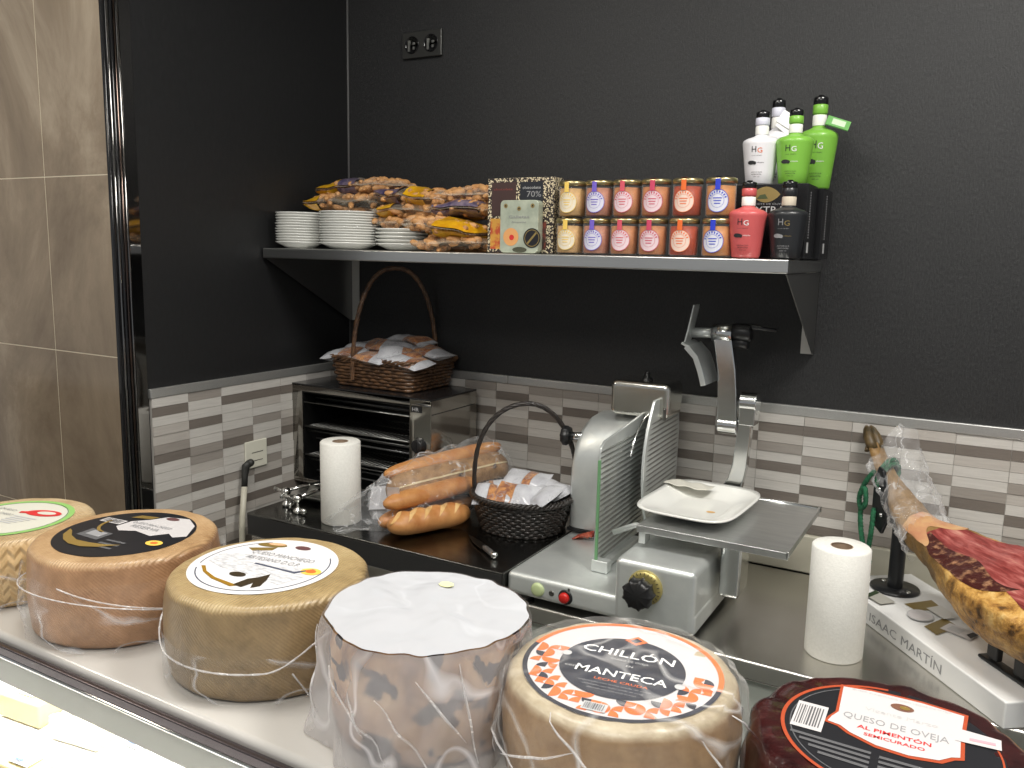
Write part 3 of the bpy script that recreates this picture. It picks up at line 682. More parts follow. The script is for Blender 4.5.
t = thing('steel_scoop', (.200, -.345, .957), 'shallow steel scoop lying behind the chrome clamps', 'scoop', rz=.1)
b = MB(); b.grid(lambda u, v: ((u-.5)*.15, (v-.5)*.09, .004+.018*abs(2*v-1)**3), 10, 12); b.build('bowl', STEEL, t, solid=.0015)
b = MB(); b.tube([(.06, 0, .012), (.115, -.02, .038)], .005, 8); b.build('handle', STEEL, t)
t = thing('kitchen_knife', (.728, -.416, .957), 'small knife with dark blade and steel-capped handle near the platform edge', 'knife', rz=atan2(-.08, .11))
b = MB(); b.prism([(-.085, 0), (-.03, .010), (.005, .011), (.010, -.008), (-.035, -.009)], .004, .0055); b.build('blade', STEEL_DK, t)
b = MB(); b.tube([(.008, 0, .0070), (.02, 0, .0075), (.045, 0, .0080), (.062, 0, .0080)], [.0055, .0068, .0070, .0068], 12, flat=.9); b.build('handle', mat('grey_handle', (.09, .085, .08), .35), t)
b = MB(); b.ball((.066, 0, .0085), .0085, 14); b.build('steel_cap', POL, t)
t = thing('cleaning_stick', (.036, -.545, 0), 'cream handled stick with curved dark tip leaning against the tiled wall', 'stick')
b = MB(); b.tube([(.040, .0, .0), (.004, .075, .92), (-.006, .094, .995)], .0078, 10); b.build('handle', mat('cream_handle', srgb(196, 192, 176), .4), t)
b = MB(); b.tube([(-.006, .094, .995), (-.010, .100, 1.020), (-.012, .106, 1.045), (-.005, .114, 1.054)], [.0085, .009, .0115, .011], 12, flat=.8); b.ball((-.004, .115, 1.054), .010, 12); b.build('dark_tip', mat('dark_rubber', (.028, .028, .026), .5), t)

# ================================================================ BREAD
CRUST = mat('bread_crust', srgb(202, 146, 88), .45, 0, srgb(172, 108, 58), 22, contrast=(.35, .7), bmp=(90, .25))
CRUMB = mat('floury_slash', srgb(228, 190, 130), .75, 0, srgb(210, 164, 100), 40)
def baguette(p0, p1, r, seed, label, slashes=0, sag=0):
    p0, p1 = Vector(p0), Vector(p1); L = (p1-p0).length; t = thing('baguette', ((p0+p1)/2)-Vector((0, 0, r)), label, 'bread', 'breads in the clear bag')
    ax = (p1-p0).normalized(); sd = ax.cross(Vector((0, 0, 1))).normalized(); up = sd.cross(ax)
    def g(u, v):
        a = u*2*pi; x = (v-.5)*L; e = max(0, 1-abs(2*v-1)**4.5)**.5; rr = r*e*(1+.05*nse((x, seed, 0), 30))
        if slashes:
            rr *= 1+.09*sin(v*slashes*2*pi+a*1.1)*max(0, sin(a) if True else 0)
        return ax*x+sd*cos(a)*rr*1.08+up*sin(a)*rr*.92+Vector((0, 0, r))
    b = MB(); b.grid(g, 28, 56); b.build('crust', CRUST, t)
    if slashes:
        b = MB()
        for k in range(slashes):
            vc = (k+.7)/(slashes+.5)
            def q(u, w_, vc=vc):
                a = radians(25+130*u); vv = vc+(u-.5)*.26+(w_-.5)*.075*sin(pi*min(max(u, 0.001), .999))
                return (g(a/(2*pi), vv)-Vector((0, 0, r)))*1.018+Vector((0, 0, r))
            b.grid(q, 12, 4)
        b.build('slash', CRUMB, t)
    return t
baguette((.520, -.486, .989), (.612, -.290, .989), .030, 3, 'fat floury loaf with diagonal slashes at the front of the bread bag', 5)
baguette((.478, -.465, .984), (.560, -.20, .984), .026, 4, 'baguette mostly hidden at the bottom of the bread bag')
baguette((.495, -.470, 1.031), (.585, -.215, 1.042), .0235, 5, 'smooth orange baguette lying on top of the slashed loaf')
baguette((.430, -.388, 1.072), (.572, -.075, 1.104), .0225, 6, 'highest baguette, resting along the top of the paper sleeve')
SLEEVE = mat('brown_paper_sleeve', srgb(168, 132, 92), .5, 0, srgb(130, 98, 66), 45, contrast=(.35, .65), coat=.3)
t = thing('paper_sleeve', (0, 0, 0), 'brown translucent paper sleeve of bread with pale seam inside the bag', 'bread sleeve')
A, B_ = Vector((.452, -.400, 1.032)), Vector((.590, -.080, 1.055)); ax = (B_-A).normalized(); sd = ax.cross(Vector((0, 0, 1))).normalized(); up = sd.cross(ax); L = (B_-A).length
def sl(u, v, k=1):
    a = u*2*pi; e = max(0.0, 1-abs(2*v-1)**8)**.5; rr = (1+.07*nse((cos(a), sin(a), v*5), 2.5))*e*k
    return A+ax*L*v+sd*cos(a)*.044*rr+up*sin(a)*.046*rr
b = MB(); b.grid(lambda u, v: sl(u, v), 32, 40); b.build('sleeve', SLEEVE, t)
b = MB(); b.grid(lambda u, v: sl(.08+.015*u, .03+.94*v, 1.02), 2, 40); b.build('seam', mat('seam_pale', srgb(206, 188, 150), .5), t)
b = MB()
for vv, uu in ((.50, .06), (.80, .07)):
    for k in range(4):
        b.grid(lambda u, v: sl(uu+.010*k+.006*u-.02, vv+.022*v+.014*(k % 2), 1.03), 2, 2)
b.build('printed_mark', mat('blue_grey_print', srgb(70, 74, 84), .5), t)
# clear bag round the bread
BAG = film_mat('clear_bag', (.88, .90, .92), .05, .5, 26, rough=.08)
t = thing('bread_bag', (0, 0, 0), 'large clear crinkled plastic bag wrapped round the baguettes', 'plastic bag')
def bagfn(u, v):
    a = u*2*pi; c = Vector((.465, -.46, 1.01)).lerp(Vector((.560, -.07, 1.055)), v)
    k = (1-abs(2*v-1)**6)**.5 if v > .5 else min(1, .35+v*2.2)
    rx, rz_ = .100, .084
    sx = sin(a); cx = cos(a); p = c+Vector((cx*rx*k*(1-.25*(sx > 0)*sx), -.02*(1-k), sx*rz_*k))
    n_ = nse((p.x, p.y, p.z), 26)*.014+nse((p.x, p.y, p.z), 60)*.006; p += Vector((cx, 0, sx))*n_
    if v < .25: p += Vector((-.26*(.25-v)*(1+.3*sin(a*2)), -.12*(.25-v)+.05*(.25-v)*sin(a*5), -.06*(.25-v)*4*.25))
    p.z = max(p.z, .959) if p.y > -.515 else max(p.z, .935)
    if p.y > -.27 and p.x < .476: p.x = .478
    return p
b = MB(); b.grid(bagfn, 90, 60); b.build('film', BAG, t)
b = MB()
def prt(u, v): 
    p = Vector((.500, -.445, 1.052))+Vector((.026*u-.013, .012*u, 0))+Vector((.004, -.006, .016))*(v*2-1)
    return p
b.grid(prt, 3, 3); b.build('white_patch', mat('off_white_patch', (.82, .80, .80), .3), t)  # small plain white patch set over the film
t = thing('crumpled_bag', (.405, -.335, .957), 'crumpled white printed plastic bag between narrow roll and bread', 'plastic bag')
def cr(u, v):
    a = u*2*pi; b_ = v*pi/2; d_ = Vector((cos(b_)*cos(a), cos(b_)*sin(a), sin(b_))); k = 1+.35*nse(tuple(d_), 2.6)+.12*nse(tuple(d_), 7)
    return Vector((d_.x*.052*k, d_.y*.045*k, d_.z*.085*k))
b = MB(); b.grid(cr, 40, 20); b.build('film', film_mat('white_film', (.75, .75, .78), .25, .8, 22, rough=.2, haze=.45), t)
b = MB(); b.grid(lambda u, v: Vector((-.02+.05*u, -.052+.012*v, .022+.055*v+.01*u)), 4, 4); b.build('white_flap', mat('white_flap', (.74, .74, .78), .4), t)

# ================================================================ SLICER
T = thing('meat_slicer', (.842, -.507, .9), 'large cast aluminium meat slicer with ribbed plate, tray and dial knob', 'slicer')
b = MB(); b.box(0, 0, .014, .396, .315, .062); b.build('base', ALU, T, bevel=.012, bseg=4)
b = MB(); b.box(.236, -.003, .014, .394, .200, .140); b.build('gear_block', ALU, T, bevel=.013, bseg=4)
for x, y in ((.03, .03), (.36, .03), (.03, .28), (.36, .28)):
    b = MB(); b.lathe([(0, 0), (.016, 0), (.018, .006), (.014, .018), (0, .018)], 20, (x, y, 0)); b.build('foot', BLK, T)
fx = lambda x, y, z: Matrix.Translation((x, y, z)) @ Matrix.Rotation(pi/2, 4, 'X')
b = MB(); b.X = fx(.073, 0, .037); b.lathe([(0, .006), (.009, .006), (.0135, .004), (.0145, 0), (.0145, -.003)], 28); b.build('start_button', mat('pale_green_plastic', srgb(186, 200, 150), .35), T)
b = MB(); b.X = fx(.104, 0, .036); b.lathe([(0, .001), (.0035, .001), (.005, .002), (.006, 0), (.006, -.002)], 20); b.build('indicator_lamp', STEEL_DK, T)
b = MB(); b.X = fx(.135, 0, .035); b.lathe([(.011, .003), (.0145, .003), (.0155, 0), (.0155, -.003)], 28); b.build('stop_collar', BLK, T)
b = MB(); b.X = fx(.134, -.002, .035); b.lathe([(0, .009), (.008, .009), (.0105, .006), (.0105, 0)], 28); b.build('stop_button', mat('red_plastic', (.55, .02, .015), .3), T)
b = MB(); b.X = fx(.300, -.002, .094); b.lathe([(.024, .010), (.031, .010), (.0335, .004), (.0335, -.004)], 48); b.lathe([(0, .010), (.024, .010)], 40); b.build('dial_ring', mat('brass_dial', (.50, .42, .16), .35, .6), T)
b = MB()
for k in range(24):
    a = 2*pi*k/24; b.X = fx(.300, -.0125, .094) @ Matrix.Rotation(a, 4, 'Z'); b.box(.0265, -.0005, -.0003, .031, .0005, .0003)
b.build('dial_marks', BLKINK, T)
b = MB(); b.X = fx(.300, -.012, .094); b.lathe([(.018, 0), (.018, .018)], 24)
b.lathe([(.022, .010), (.026, .016), (.0265, .036), (.022, .041), (0, .041)], 72, fn=lambda a, r, z: (r*(1+.16*max(0, cos(a*9))**2*(r > .015)) if r > .001 else r, z)); b.build('thickness_knob', BLK, T)
b = MB(); b.box(.140, -.0012, .022, .144, -.0, .055); b.build('panel_seam', STEEL_DK, T)
# gauge plate (plane x = const), outline in (y, z)
def yzprism(b, pts, x0, x1, mi=0):
    n = len(pts); a = sum(pts[i][0]*pts[(i+1) % n][1]-pts[(i+1) % n][0]*pts[i][1] for i in range(n))
    if a < 0: pts = pts[::-1]
    vs = [(x0, p[0], p[1]) for p in pts]+[(x1, p[0], p[1]) for p in pts]
    b.add(vs, [tuple(range(n-1, -1, -1)), tuple(range(n, 2*n))]+[(i, (i+1) % n, n+(i+1) % n, n+i) for i in range(n)], mi)
# local: x_l = X-.842, y_l = Y+.507, z_l = Z-.9
gx0, gx1 = .150, .158
arcY = lambda z: .262-.030*cos((z-.235)/.16*pi/2)      # blade edge curve
pts = [(.092, .066), (.092, .085), (.094, .105), (.097, .296), (.104, .318), (.122, .330)]+[(.40, .362), (.40, .30), (.36, .24), (.36, .10)]
curve = [(.240+.052*((z-.24)/.15)**2, z) for z in [.385-.028*k for k in range(11)]]
pts += [(.30, .078), (.13, .066)]
RIB = mat('plate_aluminium', (.40, .41, .40), .34, .95, (.50, .51, .50), 20)
b = MB(); yzprism(b, pts, gx0, gx1-.002); b.build('gauge_plate', ALU, T, bevel=.002)
b = MB()
def ribs(b, ylo, yhi_fn, zlist, x, slope):
    for z in zlist:
        y0 = ylo(z); y1 = yhi_fn(z)
        if y1-y0 < .02: continue
        n = 10; path = [(x, y0+(y1-y0)*i/n, z+slope*(y1-y0)*i/n) for i in range(n+1)]
        b.tube(path, [.0012]+[.0026]*(n-1)+[.0012], 6, 0, flat=1.0)
cv = lambda z: .240+.052*((z-.24)/.15)**2-.006
ribs(b, lambda z: .100, lambda z: .345, [.085+.0112*k for k in range(21)], gx1-.002, .03)
b.build('gauge_ribs', RIB, T, weld=False)
b = MB(); b.box(gx0-.003, .088, .063, .184, .112, .088); b.box(gx1-.001, .112, .063, .172, .30, .080); b.build('plate_foot', ALU, T, bevel=.003)
b = MB(); b.box(gx1-.0035, .0900, .088, gx1+.0012, .0960, .296); b.build('plate_edge', mat('green_tint_edge', srgb(126, 178, 130), .3, .3), T)
# blade guard behind curve
bx0, bx1 = .188, .197
pts = [(.300, .392)]+[(c[0]+.004, c[1]) for c in curve]+[(.275, .088), (.36, .110), (.466, .165), (.472, .30), (.462, .366), (.41, .392)]
b = MB(); yzprism(b, pts, bx0, bx1-.002); b.build('blade_cover', ALU, T, bevel=.002)
b = MB(); cv2 = lambda z: .250+.052*((z-.24)/.15)**2+.006
ribs(b, lambda z: cv2(z), lambda z: .462, [.140+.0112*k for k in range(19)], bx1-.003, .03); b.build('cover_ribs', RIB, T, weld=False)
b = MB(); b.X = Matrix.Translation((.172, .335, .235)) @ Matrix.Rotation(pi/2, 4, 'Y')
b.lathe([(.118, -.001), (.124, 0), (.118, .001)], 96, a0=pi*.62, a1=pi*1.38); b.build('blade', POL, T)
# motor housing on the left of the plate
b = MB(); pts = []
prof = [(.285, .074), (.285, .20), (.288, .245), (.300, .285), (.325, .315), (.36, .335), (.42, .34), (.455, .33), (.46, .28), (.46, .074)]
def hous(k):  # k 0..1 from left (x small) to plate
    return prof
n = len(prof); secs = []
for x, s_, top in ((-.002, .86, .80), (.004, .95, .90), (.020, 1.0, .97), (.060, 1.0, 1.0), (.155, 1.0, 1.03)):
    cy = .372; secs.append([(x, cy+(p[0]-cy)*s_, .074+(p[1]-.074)*top) for p in prof])
vs = [v for q in secs for v in q]; fs = []
for j in range(len(secs)-1):
    for i in range(n): fs.append((j*n+i, (j+1)*n+i, (j+1)*n+(i+1) % n, j*n+(i+1) % n))
b.add(vs, fs, 0, True); b.add(secs[0], [tuple(range(n))], 0, True); b.add(secs[-1], [tuple(range(n-1, -1, -1))], 0)
b.build('motor_housing', ALU, T, bevel=.012, bseg=4)
b = MB(); b.box(-.003, .282, .066, .156, .462, .0745); b.build('gasket', BLK, T, bevel=.003)
b = MB(); b.tube([(.02, .325, .285), (-.022, .325, .281)], .0095, 16); b.build('blade_cover_shaft', POL, T)
b = MB(); b.X = Matrix.Translation((-.022, .325, .281)) @ Matrix.Rotation(-pi/2, 4, 'Y')
b.lathe([(.0, 0), (.018, 0), (.021, .004), (.021, .014), (.016, .018), (0, .018)], 54, fn=lambda a, r, z: (r*(1+.13*max(0, cos(a*9))*(r > .015)), z)); b.build('blade_cover_knob', BLK, T)
# sharpener box
b = MB(); b.box(.075, .325, .345, .215, .425, .425); b.build('sharpener', mat('polished_case', (.62, .61, .56), .2, 1, (.7, .69, .64), 8), T, bevel=.014, bseg=4)
b = MB(); b.lathe([(0, .022), (.006, .020), (.007, .008), (.012, .006), (.013, 0)], 18, (.150, .36, .424)); b.build('sharpener_knob', BLK, T)
b = MB(); b.box(.205, .318, .345, .211, .326, .372); b.build('sharpener_lever', STEEL_DK, T, bevel=.002)
# carriage
b = MB(); b.box(.250, .070, .181, .537, .385, .185); b.box(.250, .068, .172, .537, .0715, .186); b.box(.533, .068, .176, .538, .385, .188)
b.build('tray', mat('tray_steel', (.55, .56, .56), .30, .9, (.64, .65, .64), 12, (1, 6, 1)), T, bevel=.0012)
b = MB(); b.tube([(.248, .387, .183), (.540, .387, .183)], .006, 12); b.build('tray_rail', POL, T)
b = MB(); b.box(.255, .070, .150, .268, .10, .176); b.tube([(.190, .100, .150), (.235, .105, .172), (.262, .090, .176)], .006, 10); b.build('tray_arm', ALU, T)
b = MB(); yz = [(.095, .066), (.128, .066), (.15, .172), (.095, .172)]
pts = [(.412, .085), (.438, .085), (.448, .178), (.405, .178)]
b.box(.404, .110, .058, .444, .185, .178); b.build('carriage_leg', POL, T, bevel=.010, bseg=4)
b = MB(); b.box(.386, .16, .088, .412, .31, .100); b.build('slide_bar', BLK, T, bevel=.003)
# pusher arm: loft of flat bars
def bar(b, path, wd, th, side=(1, 0, 0)):
    P = [Vector(p) for p in path]; vs = []; N = len(P)
    for i in range(N):
        tt = (P[min(i+1, N-1)]-P[max(i-1, 0)]).normalized(); s_ = Vector(side); s_ = (s_-tt*s_.dot(tt)).normalized(); q = tt.cross(s_)
        w_ = wd[i]/2 if isinstance(wd, (list, tuple)) else wd/2
        for a, c in ((-1, -1), (1, -1), (1, 1), (-1, 1)): vs.append(P[i]+s_*w_*a+q*th/2*c)
    fs = [(0, 3, 2, 1), tuple(4*(N-1)+k for k in range(4))]
    for i in range(N-1):
        for k in range(4): fs.append((4*i+k, 4*i+(k+1) % 4, 4*i+4+(k+1) % 4, 4*i+4+k))
    b.add(vs, fs, 0, True)
ay = .395
b = MB(); bar(b, [(.338, ay, .180), (.345, ay, .190), (.355, ay, .215), (.362, ay, .250), (.366, ay, .300), (.368, ay, .345), (.372, ay, .385)], [.060, .042, .034, .032, .030, .030, .034], .024); b.build('lower_arm', POL, T, bevel=.003)
b = MB(); b.tube([(.356, ay, .392), (.392, ay, .392)], .024, 24); b.box(.357, ay-.022, .345, .391, ay+.022, .392); b.build('arm_joint', POL, T, bevel=.002)
b = MB(); bar(b, [(.330, ay-.004, .325), (.330, ay-.004, .345), (.328, ay-.004, .40), (.323, ay-.004, .46), (.314, ay-.004, .51), (.308, ay-.004, .54), (.308, ay-.004, .555)], [.044, .044, .042, .040, .039, .040, .040], .028); b.tube([(.310, ay-.004, .338), (.353, ay-.004, .338)], .020, 20); b.build('upper_arm', POL, T, bevel=.003)
b = MB(); b.tube([(.286, ay-.004, .540), (.330, ay-.004, .540)], .020, 24); b.build('pivot', POL, T)
b = MB(); b.tube([(.238, ay-.004, .537), (.288, ay-.004, .539)], .011, 16); b.build('pusher_shaft', ALU, T)
b = MB()
bar(b, [(.250, ay-.02, .600), (.240, ay-.02, .545), (.234, ay-.02, .518)], [.003, .004, .004], .040, (1, 0, 0))
bar(b, [(.234, ay-.02, .518), (.246, ay-.02, .512)], .085, .005, (0, 1, 0))
bar(b, [(.246, ay-.02, .512), (.268, ay-.02, .490), (.280, ay-.02, .460), (.289, ay-.02, .430)], .095, .012, (0, 1, 0))
b.build('pusher_plate', ALU, T, bevel=.001)
b = MB(); 
for k in range(7):
    y = ay-.05+k*.010; b.tube([(.239, y, .508), (.260, y, .486), (.272, y, .457), (.281, y, .435)], .0018, 5)
b.build('pusher_teeth', RIB, T, weld=False)
b = MB(); b.tube([(.330, ay-.004, .545), (.338, ay-.004, .545), (.366, ay-.004, .543), (.370, ay-.004, .543)], [.017, .019, .019, .015], 20); b.tube([(.333, ay-.004, .522), (.364, ay-.004, .520)], .012, 16); b.build('pusher_handle', BLK, T)
b = MB(); b.tube([(.328, ay-.004, .556), (.365, ay-.004, .558), (.420, ay-.004, .553)], [.005, .006, .004], 10); b.build('handle_rod', BLK, T)

t = thing('ham_scrap', (.897, -.250, .962), 'torn scrap of red cured ham lying on the slicer base', 'ham')
b = MB(); b.grid(lambda u, v: Vector(((u-.5)*.045, (v-.5)*.034*(1-.5*u), .002+.016*u*abs(sin(v*7+u*3))+.006*u)), 10, 8)
b.build('meat', mat('scrap_meat', srgb(150, 40, 38), .4, 0, srgb(214, 120, 90), 60), t, solid=.002)

# square white plate on the tray
def square_plate(r, H):
    b = MB()
    prof = [(0, .004), (.50, .004), (.58, .005), (.70, .010), (.92, .017), (1.0, .019), (1.0, .0165), (.90, .012), (.68, .004), (.5, 0), (0, 0)]
    n = 72; vs = []
    for k, z in prof:
        for i in range(n):
            a = 2*pi*i/n; p = 2+2.6*k; x, y = superell(a, r*k*.93, r*k*1.28, p); vs.append((x, y, z*H+(.004*(abs(cos(2*a)) < .5)*0)))
    fs = [(j*n+i, j*n+(i+1) % n, (j+1)*n+(i+1) % n, (j+1)*n+i) for j in range(len(prof)-1) for i in range(n)]
    b.add(vs, fs, 0, True); return b
t = thing('square_plate', (1.168, -.280, 1.0875), 'square white porcelain plate with rounded rim resting on the slicer tray', 'plate', rz=-.05)
square_plate(.108, 1.25).build('dish', PORC, t)
b = MB(); b.disc(.03, -.018, .0056, .006, 0, 12, 1.5, .4); b.build('crumb', mat('crumb', srgb(214, 170, 110), .7), t)
t = thing('paper_slip', (1.118, -.20, 1.1125), 'thin crumpled slip of clear paper at the back of the square plate', 'paper', rz=-.12)
b = MB(); b.grid(lambda u, v: Vector(((u-.5)*.10, (v-.5)*.045, .0015*sin(u*14+v*5)+.002)), 24, 8); b.build('slip', mat('greaseproof', (.72, .70, .62), .35), t, solid=.0006)

# ================================================================ HAM AND STAND
AX = Vector((.62, -.78, 0)).normalized(); PV = Vector((.78, .62, 0)).normalized()
ang = atan2(AX.y, AX.x)
T = thing('ham_stand', (1.535, -.13, .9), 'long white ham stand base with black post and brown stickers', 'ham stand', rz=ang)
# local x along the board (towards camera), y = across (towards wall)
b = MB(); b.box(-.075, -.092, 0, .425, .088, .045); b.build('base', mat('white_lacquer', (.84, .84, .83), .22, coat=.3), T, bevel=.003)
b = MB(); b.lathe([(0, .045), (.0455, .045), (.047, .047), (.0465, .050), (0, .051)], 48); b.build('base_disc', BLKMETAL, T)
for x, y in ((.032, .008), (-.032, -.004)):
    b = MB(); b.lathe([(0, .0535), (.004, .053), (.005, .051)], 12, (x, y, 0)); b.build('screw', STEEL, T)
b = MB(); b.lathe([(.0148, .050), (.0148, .215), (.012, .218), (0, .218)], 28); b.build('post', BLKMETAL, T)
b = MB()
pts = [(-.045, .165), (-.020, .155), (-.006, .185), (-.010, .235), (-.030, .285), (-.047, .290), (-.058, .262), (-.058, .205)]
n = len(pts); vs = [(p[0], -.030, p[1]) for p in pts]+[(p[0], -.022, p[1]) for p in pts]
b.add(vs, [tuple(range(n)), tuple(range(2*n-1, n-1, -1))]+[(i, n+i, n+(i+1) % n, (i+1) % n) for i in range(n)])
b.box(-.020, -.030, .185, .006, .01, .200); b.build('clamp_plate', BLKMETAL, T, bevel=.003)
b = MB(); b.X = Matrix.Translation((-.035, -.031, .245)) @ Matrix.Rotation(pi/2, 4, 'X'); b.lathe([(0, .003), (.004, .003), (.005, 0)], 12); b.X = Matrix.Translation((-.022, -.031, .195)) @ Matrix.Rotation(pi/2, 4, 'X'); b.lathe([(0, .003), (.0035, .003), (.0045, 0)], 12); b.build('bolt', POL, T)
b = MB(); b.box(.285, -.034, .0455, .395, -.012, .052, 0); b.box(.30, -.030, .054, .325, -.018, .085); b.box(.36, -.030, .054, .385, -.018, .085)
b.build('rear_support', BLKMETAL, T, bevel=.003)
# stickers (world points on the board top)
def Lp(p): 
    dx, dy = p[0]-1.535, p[1]+.13; return (dx*cos(ang)+dy*sin(ang), -dx*sin(ang)+dy*cos(ang))
_sk = [0]
def stick(nm, layers):
    _sk[0] += 1; b = MB(); ms = []
    for i, (pts, mt_) in enumerate(layers): b.poly([Lp(p) for p in pts], .0452+.0003*i+.0008*_sk[0], i); ms.append(mt_)
    return b.build(nm, ms, T)
DG = mat('bronze_sticker', srgb(136, 116, 62), .35, .2)
stick('gold_sticker', [([(1.559, -.202), (1.604, -.153), (1.626, -.189), (1.583, -.226)], DG)])
stick('gold_sticker', [([(1.600, -.295), (1.630, -.234), (1.655, -.264), (1.622, -.322)], DG)])
stick('certificate_sticker', [([(1.625, -.291), (1.640, -.255), (1.690, -.280), (1.674, -.315)], LABEL_W), ([(1.636, -.287), (1.645, -.266), (1.666, -.276), (1.657, -.299)], LGREY), ([(1.668, -.296), (1.678, -.279), (1.687, -.286), (1.675, -.309)], BLKINK)])
stick('oval_sticker', [([(1.5905+.030*cos(a)*.75+.012*sin(a)*.5, -.250+.028*sin(a)-.006*cos(a)) for a in [2*pi*k/28 for k in range(28)]], LGREY), ([(1.5905+.027*cos(a)*.75+.011*sin(a)*.5, -.250+.025*sin(a)-.006*cos(a)) for a in [2*pi*k/28 for k in range(28)]], LABEL_W)])
stick('side_sticker', [([(1.488, -.206), (1.504, -.168), (1.545, -.212), (1.520, -.238)], mat('silver_sticker', srgb(170, 168, 160), .4)), ([(1.488, -.206), (1.504, -.168), (1.512, -.180), (1.497, -.214)], mat('dark_green_sticker', srgb(44, 60, 36), .4))])
stick('text_sticker', [([(1.598, -.211), (1.621, -.182), (1.654, -.225), (1.630, -.249)], mat('pale_sticker', srgb(204, 202, 196), .4))])
text('ISAAC', GREY, T, w=.086, h=.017, loc=(.108, -.0926, .012), rx=pi/2)
text('MARTÍN', GREY, T, w=.112, h=.018, loc=(.222, -.0926, .012), rx=pi/2)

# ham: lofted body, world coordinates about the post
hs = [(-.122, .330, .004, .004, 0), (-.118, .326, .013, .011, 0), (-.106, .312, .0165, .014, 0), (-.090, .295, .0175, .015, 0), (-.070, .275, .0190, .0165, 0), (-.045, .254, .022, .020, 0), (-.015, .235, .027, .024, 0), (.015, .214, .034, .030, 0), (.045, .196, .036, .033, 0),
      (.080, .180, .042, .038, .0), (.120, .166, .056, .050, .0), (.165, .155, .074, .063, .002), (.215, .148, .090, .075, .004), (.270, .144, .104, .086, .004), (.330, .142, .112, .090, .004), (.390, .142, .112, .090, 0), (.450, .140, .102, .084, 0), (.500, .136, .082, .070, 0), (.535, .132, .050, .045, 0), (.550, .130, .01, .01, 0)]
H = thing('cured_ham', (1.535, -.13, .9), 'whole cured ham leg with cut red face held on the stand', 'ham', rz=ang)
HAM, nt, bs = new_mat('ham_rind')
co = coords(nt); f = nz(nt, co, 17, 6, .7, .5); f2 = nz(nt, co, 48, 4, .7)
sx = nn(nt, 'ShaderNodeSeparateXYZ'); tc = nn(nt, 'ShaderNodeTexCoord'); nt.links.new(tc.outputs['Object'], sx.inputs[0])
far = mth(nt, 'MULTIPLY', mth(nt, 'SUBTRACT', sx.outputs[0], .16), 9)
skin = ramp(nt, f, [(.3, srgb(104, 78, 42)), (.5, srgb(140, 108, 62)), (.7, srgb(166, 130, 76))])
fat = ramp(nt, mth(nt, 'ADD', mth(nt, 'MULTIPLY', f, .6), mth(nt, 'MULTIPLY', f2, .4)), [(.38, srgb(78, 52, 24)), (.45, srgb(158, 112, 52)), (.53, srgb(206, 158, 84)), (.64, srgb(228, 192, 124))])
mx = nn(nt, 'ShaderNodeMix', data_type='RGBA'); mx.clamp_factor = True; nt.links.new(mth(nt, 'ADD', far, mth(nt, 'MULTIPLY', mth(nt, 'SUBTRACT', f, .5), 3)), mx.inputs[0]); nt.links.new(skin, mx.inputs[6]); nt.links.new(fat, mx.inputs[7])
nt.links.new(mx.outputs[2], bs.inputs['Base Color']); bs.inputs['Roughness'].default_value = .42; bump(nt, bs, mth(nt, 'ADD', f, mth(nt, 'MULTIPLY', f2, .8)), .9, .006)
MEAT, nt, bs = new_mat('cured_meat')
co = coords(nt, (1, 5, 5)); f = nz(nt, co, 13, 5, .6, .3); g = nz(nt, coords(nt), 40, 4, .6)
a_ = ramp(nt, f, [(.3, srgb(96, 34, 32)), (.48, srgb(142, 62, 58)), (.60, srgb(176, 98, 92)), (.75, srgb(206, 150, 132))])
nt.links.new(a_, bs.inputs['Base Color']); bs.inputs['Roughness'].default_value = .3; bump(nt, bs, f, .5, .004)
MEATD = mat('dry_dark_meat', srgb(66, 24, 20), .4, 0, srgb(176, 130, 96), 60, contrast=(.50, .70), bmp=(60, .8))
FATW = mat('pink_fat', srgb(206, 164, 116), .35, 0, srgb(188, 130, 98), 22, bmp=(50, .4), coat=.3)
def hsec(s_):
    for a, c in zip(hs, hs[1:]):
        if a[0] <= s_ <= c[0]:
            k = (s_-a[0])/(c[0]-a[0]); k = k*k*(3-2*k)*.5+k*.5; return [a[i]+(c[i]-a[i])*k for i in range(5)]
    return list(hs[-1] if s_ > 0 else hs[0])
def ham(u, v, lift=0):
    s_ = hs[0][0]+(hs[-1][0]-hs[0][0])*v; q = hsec(s_); a = u*2*pi
    off = .016*smoothstep(.04, .16, s_)
    lump = 1+.05*nse((cos(a)*2, sin(a)*2, s_*14), 1.2)+.02*nse((cos(a)*4, sin(a)*4, s_*40), 1.5)
    y = cos(a)*q[2]; z = sin(a)*q[3]
    if s_ > .06:   # flattened carved face looking up and to the camera
        k = smoothstep(.05, .14, s_)*(1-smoothstep(.40, .52, s_)); nrm = Vector((-.35, .94)); dd = y*nrm.x+z*nrm.y; lim = q[3]*.62
        if dd > lim: y -= nrm.x*(dd-lim)*k; z -= nrm.y*(dd-lim)*k
    k2 = 1-.10*smoothstep(.05, .15, s_); return Vector((s_, off+y*lump*(1+lift)*k2, q[1]+.012*smoothstep(.05, .15, s_)+z*lump*(1+lift)*k2))
b = MB(); b.grid(lambda u, v: ham(u, v), 56, 110); b.build('rind', HAM, H)
def ucoord(dg): return dg/360
b = MB(); b.grid(lambda u, v: ham(ucoord(62+75*u+8*sin(v*9)), .34+.55*v, .018), 20, 50); b.build('cut_face', MEAT, H)
b = MB(); b.grid(lambda u, v: ham(ucoord(122+44*u*(sin(pi*min(1, .15+v))**.7)+6*sin(v*11)), .345+.42*v, .024), 12, 50); b.build('dark_lean', MEATD, H)
b = MB(); b.grid(lambda u, v: ham(ucoord(40+125*u), .27+(.085+.03*sin(u*8))*v, .03), 30, 8); b.build('fat_edge', FATW, H)
